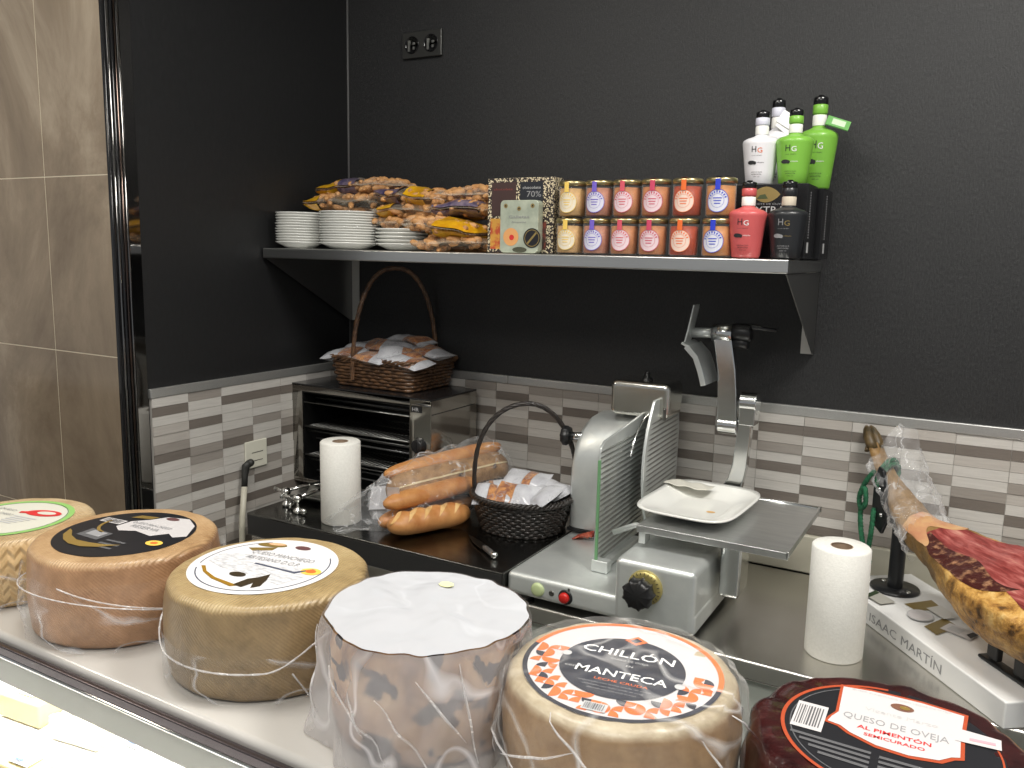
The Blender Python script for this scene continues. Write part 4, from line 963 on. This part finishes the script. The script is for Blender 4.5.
# hoof
b = MB()
for sd in (-1, 1):
    b.tube([(-.141, sd*.005, .354), (-.136, sd*.006, .348), (-.126, sd*.008, .336), (-.114, sd*.008, .322), (-.104, sd*.005, .310)], [.003, .0075, .0105, .0115, .010], 14)
b.tube([(-.120, -.012, .316), (-.112, -.017, .306)], [.003, .005], 8)
b.build('hoof', mat('hoof', srgb(58, 48, 28), .45, 0, srgb(98, 78, 44), 50), H)
b = MB()
def wrapf(u, v):
    s_ = -.085+.165*v; q = hsec(s_); a = u*2*pi; k = 1.15+.9*max(0, sin(a*.5+.3))*max(0, .9-v)*.6; n_ = nse((s_*30, cos(a)*2, sin(a)*2), 1.6)*.014+nse((s_*80, cos(a)*4, sin(a)*4), 1.3)*.006
    up_ = .085*max(0, sin(a))**2*(1-v)**.8*(1-smoothstep(.75, 1, v)); side = .055*max(0, cos(a))*(1-v*.8)
    return Vector((s_+.055*max(0, sin(a))*(1-v)*1.0, cos(a)*(q[2]*k+n_)+side, q[1]+sin(a)*(q[3]*k+n_)+up_*.8))
b.grid(wrapf, 60, 44); b.build('cling_film', film_mat('cling_film', (.85, .85, .86), .08, .45, 30, rough=.06, haze=.14, bst=1.0), H)
# rope
ROPE = mat('green_rope', srgb(16, 74, 48), .7, 0, srgb(40, 116, 78), 160, bmp=(300, .8))
t = thing('green_rope', (1.535, -.13, 1.0), 'green cord looped and knotted round the ham shank and post', 'rope', rz=ang)
b = MB()
def spl(pts, n=10):
    P = [Vector(p) for p in pts]; out = []
    for i in range(len(P)-1):
        p0 = P[max(i-1, 0)]; p1 = P[i]; p2 = P[i+1]; p3 = P[min(i+2, len(P)-1)]
        for k in range(n):
            t_ = k/n; out.append(.5*((2*p1)+(-p0+p2)*t_+(2*p0-5*p1+4*p2-p3)*t_*t_+(-p0+3*p1-3*p2+p3)*t_**3))
    return out+[P[-1]]
def rope(b, pts):
    P = spl(pts)
    for ph in (0, 2*pi/3, 4*pi/3):
        b.tube([q+Vector((cos(i*1.1+ph), 0, sin(i*1.1+ph)))*.0024+Vector((0, sin(i*1.1+ph+1)*.0015, 0)) for i, q in enumerate(P)], .0034, 6)
rope(b, [(-.06+.028*cos(a)*.4, -.028*cos(a), .170+.026*sin(a)-.010*cos(a)) for a in [2*pi*k/12 for k in range(13)]])
rope(b, [(-.054+.028*cos(a)*.4, -.029*cos(a), .163+.026*sin(a)-.010*cos(a)) for a in [2*pi*k/12 for k in range(13)]])
rope(b, [(-.060, -.030, .175), (-.075, -.036, .150), (-.090, -.038, .115), (-.082, -.038, .092), (-.068, -.038, .105), (-.073, -.038, .135), (-.085, -.036, .122)])
rope(b, [(-.085, -.036, .100), (-.080, -.038, .068), (-.068, -.038, .030), (-.050, -.038, .003)])
rope(b, [(-.045, -.032, .10), (-.038, -.038, .060), (-.042, -.038, .025), (-.050, -.038, .000)])
for k in range(3): rope(b, [(-.050+.009*cos(a+k), -.038+.004*sin(2*a), .002-.004*k+.007*sin(a)) for a in [2*pi*j/8 for j in range(9)]])
rope(b, [(-.050, -.038, -.004), (-.060, -.038, -.016), (-.068, -.038, -.022)]); rope(b, [(-.050, -.038, -.004), (-.046, -.038, -.016), (-.050, -.038, -.028)])
b.build('cord', ROPE, t, weld=False)

# ================================================================ DISPLAY CASE
ZB = 1.16
T = thing('display_case', (0, 0, 0), 'refrigerated display counter with white top and brightly lit interior', 'display case')
CT = mat('case_top_white', srgb(196, 193, 188), .18, 0, srgb(188, 185, 180), 3, coat=.3)
b = MB(); b.box(-1.2, -1.425, ZB-.022, 3.1, -1.205, ZB); b.build('top_slab', CT, T, bevel=.007, bseg=4)
b = MB(); b.box(-1.2, -1.4335, ZB-.020, 3.1, -1.4255, ZB-.008); b.build('edge_profile', mat('dark_anodised', (.10, .085, .09), .25, .8), T, bevel=.002)
b = MB(); b.tube([(-1.2, -1.433, ZB-.0205), (3.1, -1.433, ZB-.0205)], .0022, 8); b.build('chrome_bead', CHROME, T)
b = MB(); b.box(-1.2, -1.428, ZB-.058, 3.1, -1.420, ZB-.0225); b.build('fascia', mat('grey_fascia', srgb(150, 150, 142), .3), T, bevel=.001)
b = MB(); b.box(-1.2, -1.39, ZB-.036, 3.1, -1.33, ZB-.0225); b.build('lamp_housing', mat('lamp_white', (.8, .8, .8), .5), T)
b = MB(); b.box(-1.2, -1.23, .10, 3.1, -1.205, ZB-.0225); b.build('back_panel', mat('case_back', (.72, .73, .72), .4), T)
b = MB(); b.box(-1.2, -2.05, .10, 3.1, -1.2305, .985); b.build('deck', mat('case_deck', (.80, .80, .78), .4), T)
# wrapped cheese pieces on the deck
def wedge(loc, rz, sc, colr, label, wrapcol):
    t = thing('cheese_wedge', loc, label, 'cheese', 'wrapped cheeses on the lit deck', rz)
    b = MB(); pts = [(0, 0)]+[(.13*sc*cos(a), .13*sc*sin(a)) for a in [radians(8*k) for k in range(7)]]
    b.prism(pts, 0, .055*sc); b.build('cheese', mat('wedge_'+wrapcol, colr, .5), t, bevel=.004)
    b = MB(); b.box(.045*sc, .015*sc, .055*sc+.0015, .095*sc, .050*sc, .055*sc+.0022, 0); b.box(.052*sc, .022*sc, .0585*sc+.0015, .075*sc, .026*sc, .0585*sc+.002, 1); b.build('price_label', [WHITE, mat('blue_ink', (.08, .2, .5), .5)], t)
    return t
wl = [(.560, -1.365, .1, .62, 'cream wedge at the far left of the back row on the lit deck'), (.668, -1.362, .15, .62, 'pale wedge with blue print, second in the back row on the lit deck'), (.778, -1.366, .05, .62, 'yellow wedge, third in the back row on the lit deck'),
      (.888, -1.362, .1, .62, 'ivory wedge at the right end of the back row on the lit deck'), (.700, -1.455, .1, .62, 'cream wedge at the left of the front row by the glass'), (.815, -1.458, .12, .62, 'yellowish wedge at the right of the front row by the glass')]
for i, (x, y, rz, sc, lb) in enumerate(wl):
    wedge((x, y, .9855), rz, sc, [(.62, .52, .26), (.66, .62, .50), (.62, .64, .60), (.64, .56, .36)][i % 4], lb, 'abcd'[i % 4])

# ================================================================ CHEESE WHEELS
def rind_mat(name, c0, c1, c2, kind, side0, side1):
    m, nt, bs = new_mat(name)
    tc = nn(nt, 'ShaderNodeTexCoord'); sp = nn(nt, 'ShaderNodeSeparateXYZ'); nt.links.new(tc.outputs['Object'], sp.inputs[0]); x, y, z = sp.outputs
    f = nz(nt, tc.outputs['Object'], 16, 6, .65); f2 = nz(nt, tc.outputs['Object'], 90, 3, .6)
    ff = mth(nt, 'ADD', mth(nt, 'MULTIPLY', f, .7), mth(nt, 'MULTIPLY', f2, .3))
    top = ramp(nt, ff, [(.35, c0), (.5, c1), (.65, c2)]); side = ramp(nt, ff, [(.35, side0), (.62, side1)])
    ang_ = mth(nt, 'ARCTAN2', y, x)
    r = mth(nt, 'SQRT', mth(nt, 'ADD', mth(nt, 'MULTIPLY', x, x), mth(nt, 'MULTIPLY', y, y)))
    geo = nn(nt, 'ShaderNodeNewGeometry'); tr = nn(nt, 'ShaderNodeVectorTransform', vector_type='NORMAL', convert_from='WORLD', convert_to='OBJECT'); nt.links.new(geo.outputs['Normal'], tr.inputs[0])
    s2 = nn(nt, 'ShaderNodeSeparateXYZ'); nt.links.new(tr.outputs[0], s2.inputs[0]); up_ = mth(nt, 'SMOOTH_MIN', mth(nt, 'MAXIMUM', mth(nt, 'MULTIPLY', mth(nt, 'SUBTRACT', s2.outputs[2], .25), 2.2), 0), 1, .1)
    mx = nn(nt, 'ShaderNodeMix', data_type='RGBA'); nt.links.new(up_, mx.inputs[0]); nt.links.new(side, mx.inputs[6]); nt.links.new(top, mx.inputs[7])
    nt.links.new(mx.outputs[2], bs.inputs['Base Color']); bs.inputs['Roughness'].default_value = .42; bs.inputs['Coat Weight'].default_value = .25; bs.inputs['Coat Roughness'].default_value = .25
    if kind == 'zigzag':
        zz = mth(nt, 'ADD', z, mth(nt, 'MULTIPLY', mth(nt, 'PINGPONG', mth(nt, 'MULTIPLY', ang_, 7), .5), .018)); hh = mth(nt, 'SINE', mth(nt, 'MULTIPLY', zz, 420))
        tp = mth(nt, 'SINE', mth(nt, 'MULTIPLY', x, 1300)); st = .9
    elif kind == 'weave':
        hh = mth(nt, 'MULTIPLY', mth(nt, 'SINE', mth(nt, 'ADD', mth(nt, 'MULTIPLY', ang_, 150), mth(nt, 'MULTIPLY', z, 1500))), mth(nt, 'MULTIPLY', f, .7)); tp = mth(nt, 'MULTIPLY', mth(nt, 'SINE', mth(nt, 'MULTIPLY', x, 1650)), 3.6); st = .30
    else:
        hh = mth(nt, 'MULTIPLY', f2, 1.2); tp = mth(nt, 'MULTIPLY', f2, 1.2); st = .5
    k = mth(nt, 'ADD', mth(nt, 'MULTIPLY', hh, mth(nt, 'SUBTRACT', 1, up_)), mth(nt, 'MULTIPLY', tp, up_)); k = mth(nt, 'ADD', k, mth(nt, 'MULTIPLY', f, 1.5))
    bump(nt, bs, k, st, .0012); return m
def wheel(loc, R, Hh, mt, label, rz, edge=.010, lump=.0012, belly=.003):
    t = thing('whole_cheese', loc, label, 'cheese', None, rz)
    prof = [(0, 0), (R*.6, 0), (R-edge, 0)]
    for k in range(1, 6): a = radians(-90+18*k); prof.append((R-edge+edge*cos(a), edge+edge*sin(a)))
    for k in range(1, 8): q = k/8; prof.append((R+belly*sin(pi*q), edge+(Hh-2*edge)*q))
    for k in range(0, 6): a = radians(18*k); prof.append((R-edge+edge*cos(a), Hh-edge+edge*sin(a)))
    prof += [(R*.8, Hh+.0002), (R*.5, Hh), (R*.2, Hh), (0, Hh)]
    sd = loc[0]*37
    b = MB(); b.lathe(prof, 120, fn=lambda a, r, z: (r*(1+lump/R*nse((cos(a)*2+sd, sin(a)*2, z*18), 2.2)) if r > R*.7 else r, z+(lump*.6*nse((cos(a)*2, sin(a)*2, sd), 3) if r > R*.7 and z > Hh*.5 else 0))); b.build('rind', mt, t)
    return t
def label_part(t, name, fn, mats, z, parent=None):
    b = MB(); fn(b); o = b.build(name, mats, t, loc=(0, 0, z)); return o
def barcode(b, x, y, w, h, z, wm, km, n=14):
    b.poly([(x, y), (x+w, y), (x+w, y+h), (x, y+h)], z, wm); rnd = random.Random(3); u = x+w*.08
    while u < x+w*.9:
        q = rnd.uniform(.02, .06)*w; b.poly([(u, y+h*.12), (u+q, y+h*.12), (u+q, y+h*.88), (u, y+h*.88)], z+.0002, km); u += q+rnd.uniform(.03, .06)*w
ROT = radians(8)
def el(cx, cy, rx, ry, rot=0, n=32): return [(cx+rx*cos(a)*cos(rot)-ry*sin(a)*sin(rot), cy+rx*cos(a)*sin(rot)+ry*sin(a)*cos(rot)) for a in [2*pi*k/n for k in range(n)]]
FILM = film_mat('wheel_film', (.85, .85, .87), .02, .40, 12, (1, 1, 2), rough=.12)
def skirt(t, R, Hh, z0, z1, mt, amp=.004, bulge=0, seed=0, seam=None, name='cling_film', top=False, nz_=22):
    def g(u, v):
        a = u*2*pi; z = z0+(z1-z0)*v
        n_ = nse((cos(a)*3+seed, sin(a)*3, z*20), 1.5)*amp+nse((cos(a)*8, sin(a)*8+seed, z*50), 1.5)*amp*.4+amp
        return Vector((cos(a)*(R+.0035+n_+bulge*sin(pi*v)), sin(a)*(R+.0035+n_+bulge*sin(pi*v)), z))
    b = MB(); b.grid(g, 140, nz_)
    if top: 
        b.grid(lambda u, v: Vector(((R+.0035)*v*cos(u*2*pi)*1.0, (R+.0035)*v*sin(u*2*pi), z1+.0015+nse((v*cos(u*2*pi)*3, v*sin(u*2*pi)*3, seed), 2)*.0015)), 120, 20)
    return b.build(name, mt, t)
def seam(t, R, fz, a0, a1, r, mt, name='film_seam'):
    b = MB(); P = []
    for k in range(61):
        a = radians(a0+(a1-a0)*k/60); z, o_ = fz(k/60); P.append((cos(a)*(R+.006+o_), sin(a)*(R+.006+o_), z))
    b.tube(P, [r*(.5+.5*abs(sin(k*.9)))+r*.3 for k in range(61)], 6); return b.build(name, mt, t)
MILK = film_mat('milky_film', (.82, .80, .80), .30, .8, 40, rough=.25, haze=.1)

# --- 1: straw-coloured wheel at far left
t = wheel((.559, -1.327, ZB), .099, .086, rind_mat('straw_rind', srgb(184, 154, 112), srgb(206, 178, 136), srgb(220, 198, 160), 'zigzag', srgb(176, 142, 96), srgb(214, 182, 132)), 'straw coloured cheese wheel with green ringed label at the far left', ROT)
def f(b):
    b.disc(0, 0, 0, .074, 0); b.ring(0, 0, .0003, .067, .074, 1); b.ring(0, 0, .0005, .0655, .0665, 2); 
    b.poly(el(.022, .030, .026, .012, .15), .0005, 3); b.poly(el(.026, .031, .014, .006, .15), .0008, 0); b.poly([(-.01, .018), (.006, .022), (.010, .032), (-.012, .024)], .0006, 3)
    for k in range(5): b.poly([(-.005, .006-k*.006), (.035-.004*k, .006-k*.006), (.035-.004*k, .009-k*.006), (-.005, .009-k*.006)], .0005, 4)
L_ = label_part(t, 'label', f, [mat('ivory_label', srgb(206, 204, 192), .5), GREEN_INK, mat('dark_green_ink', srgb(60, 120, 50), .5), RED, LGREY], .0868)
text('QUESO', GREY, L_, w=.030, h=.006, loc=(-.035, .020, .0006)); text('MANCHEGO', GREY, L_, w=.04, h=.006, loc=(-.028, .005, .0006))
skirt(t, .099, .086, .002, .048, FILM, .003, .002, 1)
# --- 2: orange-brown wheel, black label
t = wheel((.769, -1.309, ZB), .105, .100, rind_mat('amber_rind', srgb(158, 124, 86), srgb(180, 146, 106), srgb(196, 164, 124), 'weave', srgb(134, 98, 68), srgb(176, 134, 98)), 'amber brown cheese wheel with black and gold label, second from left', radians(6))
def f(b):
    b.disc(0, 0, 0, .080, 0)
    b.poly([(.000, .066), (.03, .072), (.055, .055), (.074, .022), (.062, .012), (.048, .020), (.034, .004), (.005, .010), (-.015, .002), (-.030, .012), (-.028, .034), (-.012, .048)], .0003, 1)
    b.poly(el(.012, .062, .010, .005), .0006, 2)
    b.poly([(-.040, .044), (-.012, .050), (-.008, .060), (-.034, .056)], .0006, 3)
    b.ring(-.02, .02, .0006, .030, .034, 3, 170, 260, 20)
    barcode(b, -.066, .018, .034, .014, .0004, 1, 4)
    b.poly([(-.048, -.006), (-.010, -.010), (-.010, -.034), (-.048, -.030)], .0004, 5); b.poly([(-.040, -.010), (-.016, -.012), (-.016, -.026), (-.040, -.024)], .0006, 6)
    b.poly([(-.070, -.020), (-.060, -.038), (-.045, -.050), (-.028, -.057), (-.008, -.058), (.012, -.050), (.030, -.034), (.012, -.041), (-.010, -.044), (-.030, -.044), (-.048, -.036), (-.062, -.024)], .0007, 3)
    b.poly(el(.058, -.012, .011, .008), .0005, 7); b.poly(el(.058, -.012, .005, .0035), .0007, 8)
    for k in range(3): b.poly([(.0, -.030-.010*k), (.030, -.030-.010*k), (.030, -.026-.010*k), (.0, -.026-.010*k)], .0004, 5)
L_ = label_part(t, 'label', f, [LABEL_K, LABEL_W, mat('brown_seal', (.12, .05, .05), .5), GOLD, BLKINK, mat('dim_grey_ink', (.10, .10, .105), .6), GREY, mat('yellow_seal', (.85, .55, .1), .4), ORANGE], .1008)
text('QUESO MANCHEGO', GREY, L_, w=.062, h=.0065, loc=(.008, .030, .0008)); text('RESERVA', GREY, L_, w=.044, h=.0085, loc=(.008, .018, .0008))
skirt(t, .105, .1, .002, .078, FILM, .005, .003, 2)
seam(t, .105, lambda k: (.050+.020*sin(k*3.2)-.012*k, .004*k+.004), -160, -10, .0007, MILK)
seam(t, .105, lambda k: (.075-.040*k, .002+.008*k), -80, -5, .0008, MILK)
# --- 3: olive brown wheel, white label
t = wheel((.995, -1.297, ZB), .106, .100, rind_mat('olive_rind', srgb(142, 120, 82), srgb(168, 144, 102), srgb(184, 162, 120), 'weave', srgb(110, 90, 62), srgb(146, 122, 86)), 'olive brown cheese wheel with round white label, third from left', ROT)
def f(b):
    o_ = (-.010, .004); D = lambda p: [(x+o_[0], y+o_[1]) for x, y in p]
    b.disc(o_[0], o_[1], 0, .080, 0); b.ring(o_[0], o_[1], .0003, .0705, .0718, 1, -150, 40); b.ring(o_[0], o_[1], .0003, .0705, .0715, 1, 120, 200)
    b.poly(D([(-.066, .010), (-.03, .022), (-.022, .006), (.02, .002), (.05, .012), (.060, -.012), (.048, -.040), (.01, -.030), (-.04, -.024), (-.064, -.014)]), .0003, 2)
    b.poly(D([(-.050, .036), (-.020, .050), (-.020, .040), (-.040, .030)]), .0004, 4); b.poly(D(el(-.030, .054, .018, .006, .2)), .0005, 4); b.poly(D(el(-.026, .058, .011, .004, .2)), .0007, 5)
    b.poly(D(el(.008, .060, .010, .0055)), .0005, 3)
    b.poly(D(el(.058, .004, .012, .009)), .0005, 6); b.poly(D(el(.058, .004, .006, .0045)), .0007, 7)
    b.poly(D([(-.060, -.030), (-.046, -.043), (-.026, -.054), (.006, -.063), (.012, -.058), (-.024, -.050), (-.044, -.040), (-.056, -.028)]), .0005, 8)
    b.poly(D([(.006, -.058), (.010, -.040), (.018, -.032), (.024, -.020), (.030, -.034), (.034, -.050), (.028, -.058), (.022, -.046), (.018, -.060)]), .0007, 9); b.poly(D(el(-.008, -.034, .010, .0055)), .0007, 9)
    b.poly(D([(-.012, -.022+.02), (.045, -.008), (.060, .010), (.056, .010), (.042, -.004), (-.012, .001)]), .0006, 1)
L_ = label_part(t, 'label', f, [mat('label_white2', (.70, .69, .70), .5), mat('navy_ink', (.07, .08, .12), .5), mat('pencil_sketch', (.40, .40, .42), .6, 0, (.74, .74, .75), 90, (1, 3, 1)), mat('brown_seal', (.12, .05, .05), .5), GOLD, mat('skin_print', srgb(216, 170, 130), .5), mat('yellow_seal', (.85, .55, .1), .4), ORANGE, mat('gold_brown', srgb(150, 112, 30), .4), mat('shepherd_ink', srgb(52, 40, 20), .5)], .1008)
text('QUESO MANCHEGO', GREY, L_, w=.082, h=.0095, loc=(-.006, .028, .0009)); text('ARTESANO D.O.P.', GREY, L_, w=.070, h=.0095, loc=(-.008, .013, .0009))
seam(t, .106, lambda k: (.060-.024*smoothstep(0, .35, k)+.030*smoothstep(.75, 1, k), .001), -170, -18, .0009, MILK)
seam(t, .106, lambda k: (.032-.026*k, .001), -42, -34, .0008, MILK)
skirt(t, .106, .1, .002, .050, FILM, .0015, .0, 3)
# --- 4: wheel in frosted bag
NUTR, nt, bs = new_mat('mottled_rind'); co = coords(nt); f1 = nz(nt, co, 22, 5, .6, .4); f2 = nz(nt, co, 42, 2, .5, .4)
c0 = ramp(nt, f1, [(.35, srgb(128, 88, 54)), (.5, srgb(176, 134, 92)), (.65, srgb(200, 166, 126))]); mk = ramp(nt, f2, [(.55, (0, 0, 0)), (.60, (1, 1, 1))])
mx = nn(nt, 'ShaderNodeMix', data_type='RGBA'); nt.links.new(mk, mx.inputs[0]); nt.links.new(c0, mx.inputs[6]); mx.inputs[7].default_value = c4(srgb(44, 28, 24)); nt.links.new(mx.outputs[2], bs.inputs['Base Color']); bs.inputs['Roughness'].default_value = .6
t = wheel((1.214, -1.310, ZB), .0880, .104, NUTR, 'mottled mouldy cheese wheel wrapped in a frosted white bag', 0, .012, .003)
FROST = film_mat('frosted_bag', (.70, .67, .68), .28, .8, 14, (1, 1, .8), rough=.2, haze=.10)
def g4(u, v):
    a = u*2*pi; z = .110*(1-v)+.001
    fold = .0045*sin(a*7+2*sin(a*3))*(v**.7)+.003*sin(a*17+v*5)*v; n_ = nse((cos(a)*2.5, sin(a)*2.5, v*2), 1.8)*.006
    r = .0935+.0075*v+.006*sin(pi*min(1, v*1.3))+fold+n_+.012*smoothstep(.7, 1, v)*max(0, sin(a*2.0+1))
    if v < .12: r += .006*(1-v/.12)*(max(0, cos(a-.15))**6+max(0, cos(a-pi+.15))**6)
    r = min(r, .0905/max(.05, cos(a-.15))) if cos(a-.15) > .3 and v > .12 else r
    return Vector((cos(a)*r, sin(a)*r, z))
b = MB(); b.grid(g4, 180, 30); b.build('frosted_wrap', FROST, t)
b = MB()
def g4t(u, v):
    a = u*2*pi; e = g4(u, 0); r = sqrt(e.x**2+e.y**2)*v*.975; fl = .0034*nse((r*cos(a), r*sin(a), 1), 26)+.0010*nse((r*cos(a), r*sin(a), 3), 70)+.0018*sin(r*cos(a-.6)*95+1.2*sin(r*sin(a)*60)) 
    return Vector((r*cos(a), r*sin(a), .1115+fl*(1-v**4)-.0005))
b.grid(g4t, 140, 30); b.build('wrap_top', film_mat('white_wrap_top', (.53, .54, .57), .86, 1.0, 14, rough=.26, bst=.6), t)
b = MB(); b.disc(.0, 0, 0, .007, 0, 7, 1.2); b.build('yellow_crumb', mat('yellow_crumb', srgb(226, 226, 170), .6), t, loc=(-.012, .05, .1150))
for a0, a1, z0_, z1_ in ((-110, -75, .085, .01), (-140, -128, .10, .02), (-60, -35, .09, .03), (-95, -88, .07, .03), (-38, -30, .1, .01), (-80, -50, .07, .0)):
    P = []
    for k in range(13): q = k/12; a = radians(a0+(a1-a0)*q); uu = (a/(2*pi)) % 1; e = g4(uu, max(0, 1-(z0_+(z1_-z0_)*q)/.11)); P.append(e*1.008)
    b = MB(); b.tube(P, [.0004+.0008*sin(pi*k/12) for k in range(13)], 5); b.build('wrap_crease', MILK, t)
# --- 5: Chillon wheel
t = wheel((1.401, -1.282, ZB), .1005, .090, rind_mat('cream_rind', srgb(148, 132, 106), srgb(176, 162, 136), srgb(196, 184, 160), 'plain', srgb(122, 92, 62), srgb(160, 130, 94)), 'pale cheese wheel under shiny film with navy oval label and orange pattern', ROT, .012, .002)
def f(b):
    b.disc(0, 0, 0, .0865, 0); b.ring(0, 0, .0003, .0820, .0865, 1, -5, 170); b.ring(0, 0, .0003, .0822, .0865, 2, 170, 355)
    cs = .0088; rnd = random.Random(11)
    for i in range(-10, 11):
        for j in range(-10, 4):
            x = (i+.5*(j % 2)*0)*cs; y = j*cs; c = (x+cs/2, y+cs/2); rr = sqrt(c[0]**2+c[1]**2); an = math.degrees(atan2(c[1], c[0]))
            if rr < .058 or rr > .0775 or (8 < an < 165): continue
            k = (i*3+j*5) % 7; mi = 2 if k == 3 else 1
            cc = [(x, y), (x+cs, y), (x+cs, y+cs), (x, y+cs)][(i+j) % 4]; a0 = [0, 90, 180, 270][(i+j) % 4]
            b.poly([cc]+[(cc[0]+cs*.97*cos(radians(a0+q*15)), cc[1]+cs*.97*sin(radians(a0+q*15))) for q in range(7)], .0003, mi)
            if k in (0, 5): b.poly([(x, y), (x+cs, y), (x+cs*.5, y+cs*.5)], .0004, 1)
    b.disc(0, 0, .0006, .0545, 2); b.poly([(0, .062), (.011, .054), (.002, .044), (-.010, .051)], .0009, 1); b.poly([(0.0, .058), (.006, .054), (.001, .048), (-.005, .051)], .0011, 2)
    barcode(b, -.014, -.078, .020, .012, .0009, 3, 2)
    b.disc(-.052, .006, .0009, .0045, 3, 16); b.disc(.053, -.014, .0009, .0045, 3, 16)
L_ = label_part(t, 'label', f, [LABEL_W, ORANGE, mat('navy_label', (.012, .014, .024), .4, 0, (.028, .032, .05), 18), LGREY], .0908)
text('CHILLÓN', WHITE, L_, w=.083, h=.0125, loc=(0, .018, .0009), font_w=.01); text('MANTECA', WHITE, L_, w=.080, h=.0115, loc=(.003, -.020, .0009), font_w=.01)
text('QUESO DE OVEJA', LGREY, L_, w=.034, h=.0032, loc=(.004, .010, .0009)); text('EN', LGREY, L_, w=.006, h=.0035, loc=(.006, .001, .0009)); text('con', LGREY, L_, w=.010, h=.004, loc=(-.042, -.016, .0009))
text('LECHE CRUDA', ORANGE, L_, w=.046, h=.0038, loc=(.006, -.029, .0009))
for k in range(3): text('elaborado con leche cruda de oveja', GREY, L_, w=.062-.01*k, h=.0022, loc=(.002, -.035-.005*k, .0009))
CLEAR = film_mat('clear_shiny_film', (.82, .81, .80), .03, .55, 12, rough=.06, bst=.6)
def g5(u, v):
    a = u*2*pi; z = .0935*(1-v); fold = .004*sin(a*9+2*sin(a*4))*v; n_ = nse((cos(a)*3, sin(a)*3, v*2+5), 1.8)*.005
    r = .1035+.004*sin(pi*v)+fold+n_-.006*(v < .04)+.006*v; q = -cos(a-.01); r = min(r, .0985/max(.05, q)) if q > .3 else r; return Vector((cos(a)*r, sin(a)*r, z))
b = MB(); b.grid(g5, 180, 26); b.grid(lambda u, v: Vector((g5(u, 0).x*v, g5(u, 0).y*v, .0935+.0012*nse((cos(u*2*pi)*v*4, sin(u*2*pi)*v*4, 2), 2))), 120, 24); b.build('clear_wrap', CLEAR, t)
b = MB()
for a0, a1, z0_, z1_ in ((-165, -150, .085, .02), (-170, -120, .05, .03), (-110, -80, .09, .05), (-20, 5, .088, .05), (-40, -20, .08, .02), (-140, -95, .03, .07)):
    P = []
    for k in range(13): q = k/12; a = radians(a0+(a1-a0)*q); e = g5((a/(2*pi)) % 1, max(0, 1-(z0_+(z1_-z0_)*q)/.0935)); P.append(e*1.006)
    b = MB(); b.tube(P, [.0004+.0008*sin(pi*k/12) for k in range(13)], 5); b.build('wrap_crease', MILK, t)
# --- 6: dark red wheel
ORD = mat('dark_orange_ink', (.42, .07, .025), .4); DR, nt, bs = new_mat('paprika_rind'); co = coords(nt); f1 = nz(nt, co, 30, 5, .6); nt.links.new(ramp(nt, f1, [(.35, srgb(34, 12, 13)), (.6, srgb(60, 20, 20)), (.78, srgb(96, 44, 34))]), bs.inputs['Base Color'])
bs.inputs['Roughness'].default_value = .22; bs.inputs['Coat Weight'].default_value = .6; bs.inputs['Coat Roughness'].default_value = .08; bump(nt, bs, nz(nt, co, 45, 3, .6), .6, .004)
t = wheel((1.612, -1.243, ZB), .1075, .072, DR, 'dark red cheese wheel with white shield label at the right end', radians(1), .014, .004)
def f(b):
    b.disc(0, 0, 0, .0815, 0); b.ring(0, 0, .0003, .0785, .0815, 1, 95, 350); b.ring(0, 0, .0003, .0735, .0745, 2, 110, 250); b.ring(0, 0, .0003, .0785, .0800, 1, 0, 25)
    sh = [(-.042, .066), (-.018, .070), (.02, .0705), (.052, .066), (.050, .030), (.050, -.002), (.044, -.005), (.036, -.014), (.015, -.019), (-.008, -.017), (-.028, -.008), (-.036, -.001), (-.046, .001), (-.044, .010), (-.040, .020)]
    b.poly([(x*1.06, (y-.025)*1.08+.025) for x, y in sh], .0004, 1); b.poly(sh, .0007, 3)
    b.poly(el(.006, .053, .009, .006), .001, 4); b.poly(el(.008, .053, .004, .003), .0012, 5)
    barcode(b, -.072, -.020, .024, .042, .0005, 3, 2); b.poly([(.046, .022), (.078, .024), (.078, .040), (.050, .042)], .0011, 3); b.poly([(.056, .027), (.074, .029), (.074, .033), (.056, .031)], .0013, 6)
    for k in range(4): b.poly([(-.070+.008*k, -.030-.007*k), (-.010, -.032-.007*k), (-.010, -.0285-.007*k), (-.070+.008*k, -.0265-.007*k)], .0005, 2)
    for k in range(4): b.poly([(-.004, -.034-.007*k), (.034-.003*k, -.034-.007*k), (.034-.003*k, -.0305-.007*k), (-.004, -.0305-.007*k)], .0005, 2)
L_ = label_part(t, 'label', f, [LABEL_K, ORD, mat('dim_grey_ink', (.10, .10, .105), .6), LABEL_W, mat('brown_oval', (.18, .08, .05), .5), GOLD, mat('pink_ink', (.75, .35, .4), .5)], .0728)
text('QUESO DE OVEJA', GREY, L_, w=.078, h=.0095, loc=(.003, .014, .0009)); text('AL PIMENTÓN', RED, L_, w=.054, h=.0055, loc=(.003, .002, .0009), font_w=.02); text('SEMICURADO', RED, L_, w=.044, h=.0045, loc=(.004, -.007, .0009), font_w=.02)
text('Vicente Marzo', LGREY, L_, w=.055, h=.006, loc=(.006, .034, .0009)); text('QUESO ELABORADO CON LECHE DE OVEJA', LGREY, L_, w=.078, h=.0025, loc=(.004, .064, .0009))
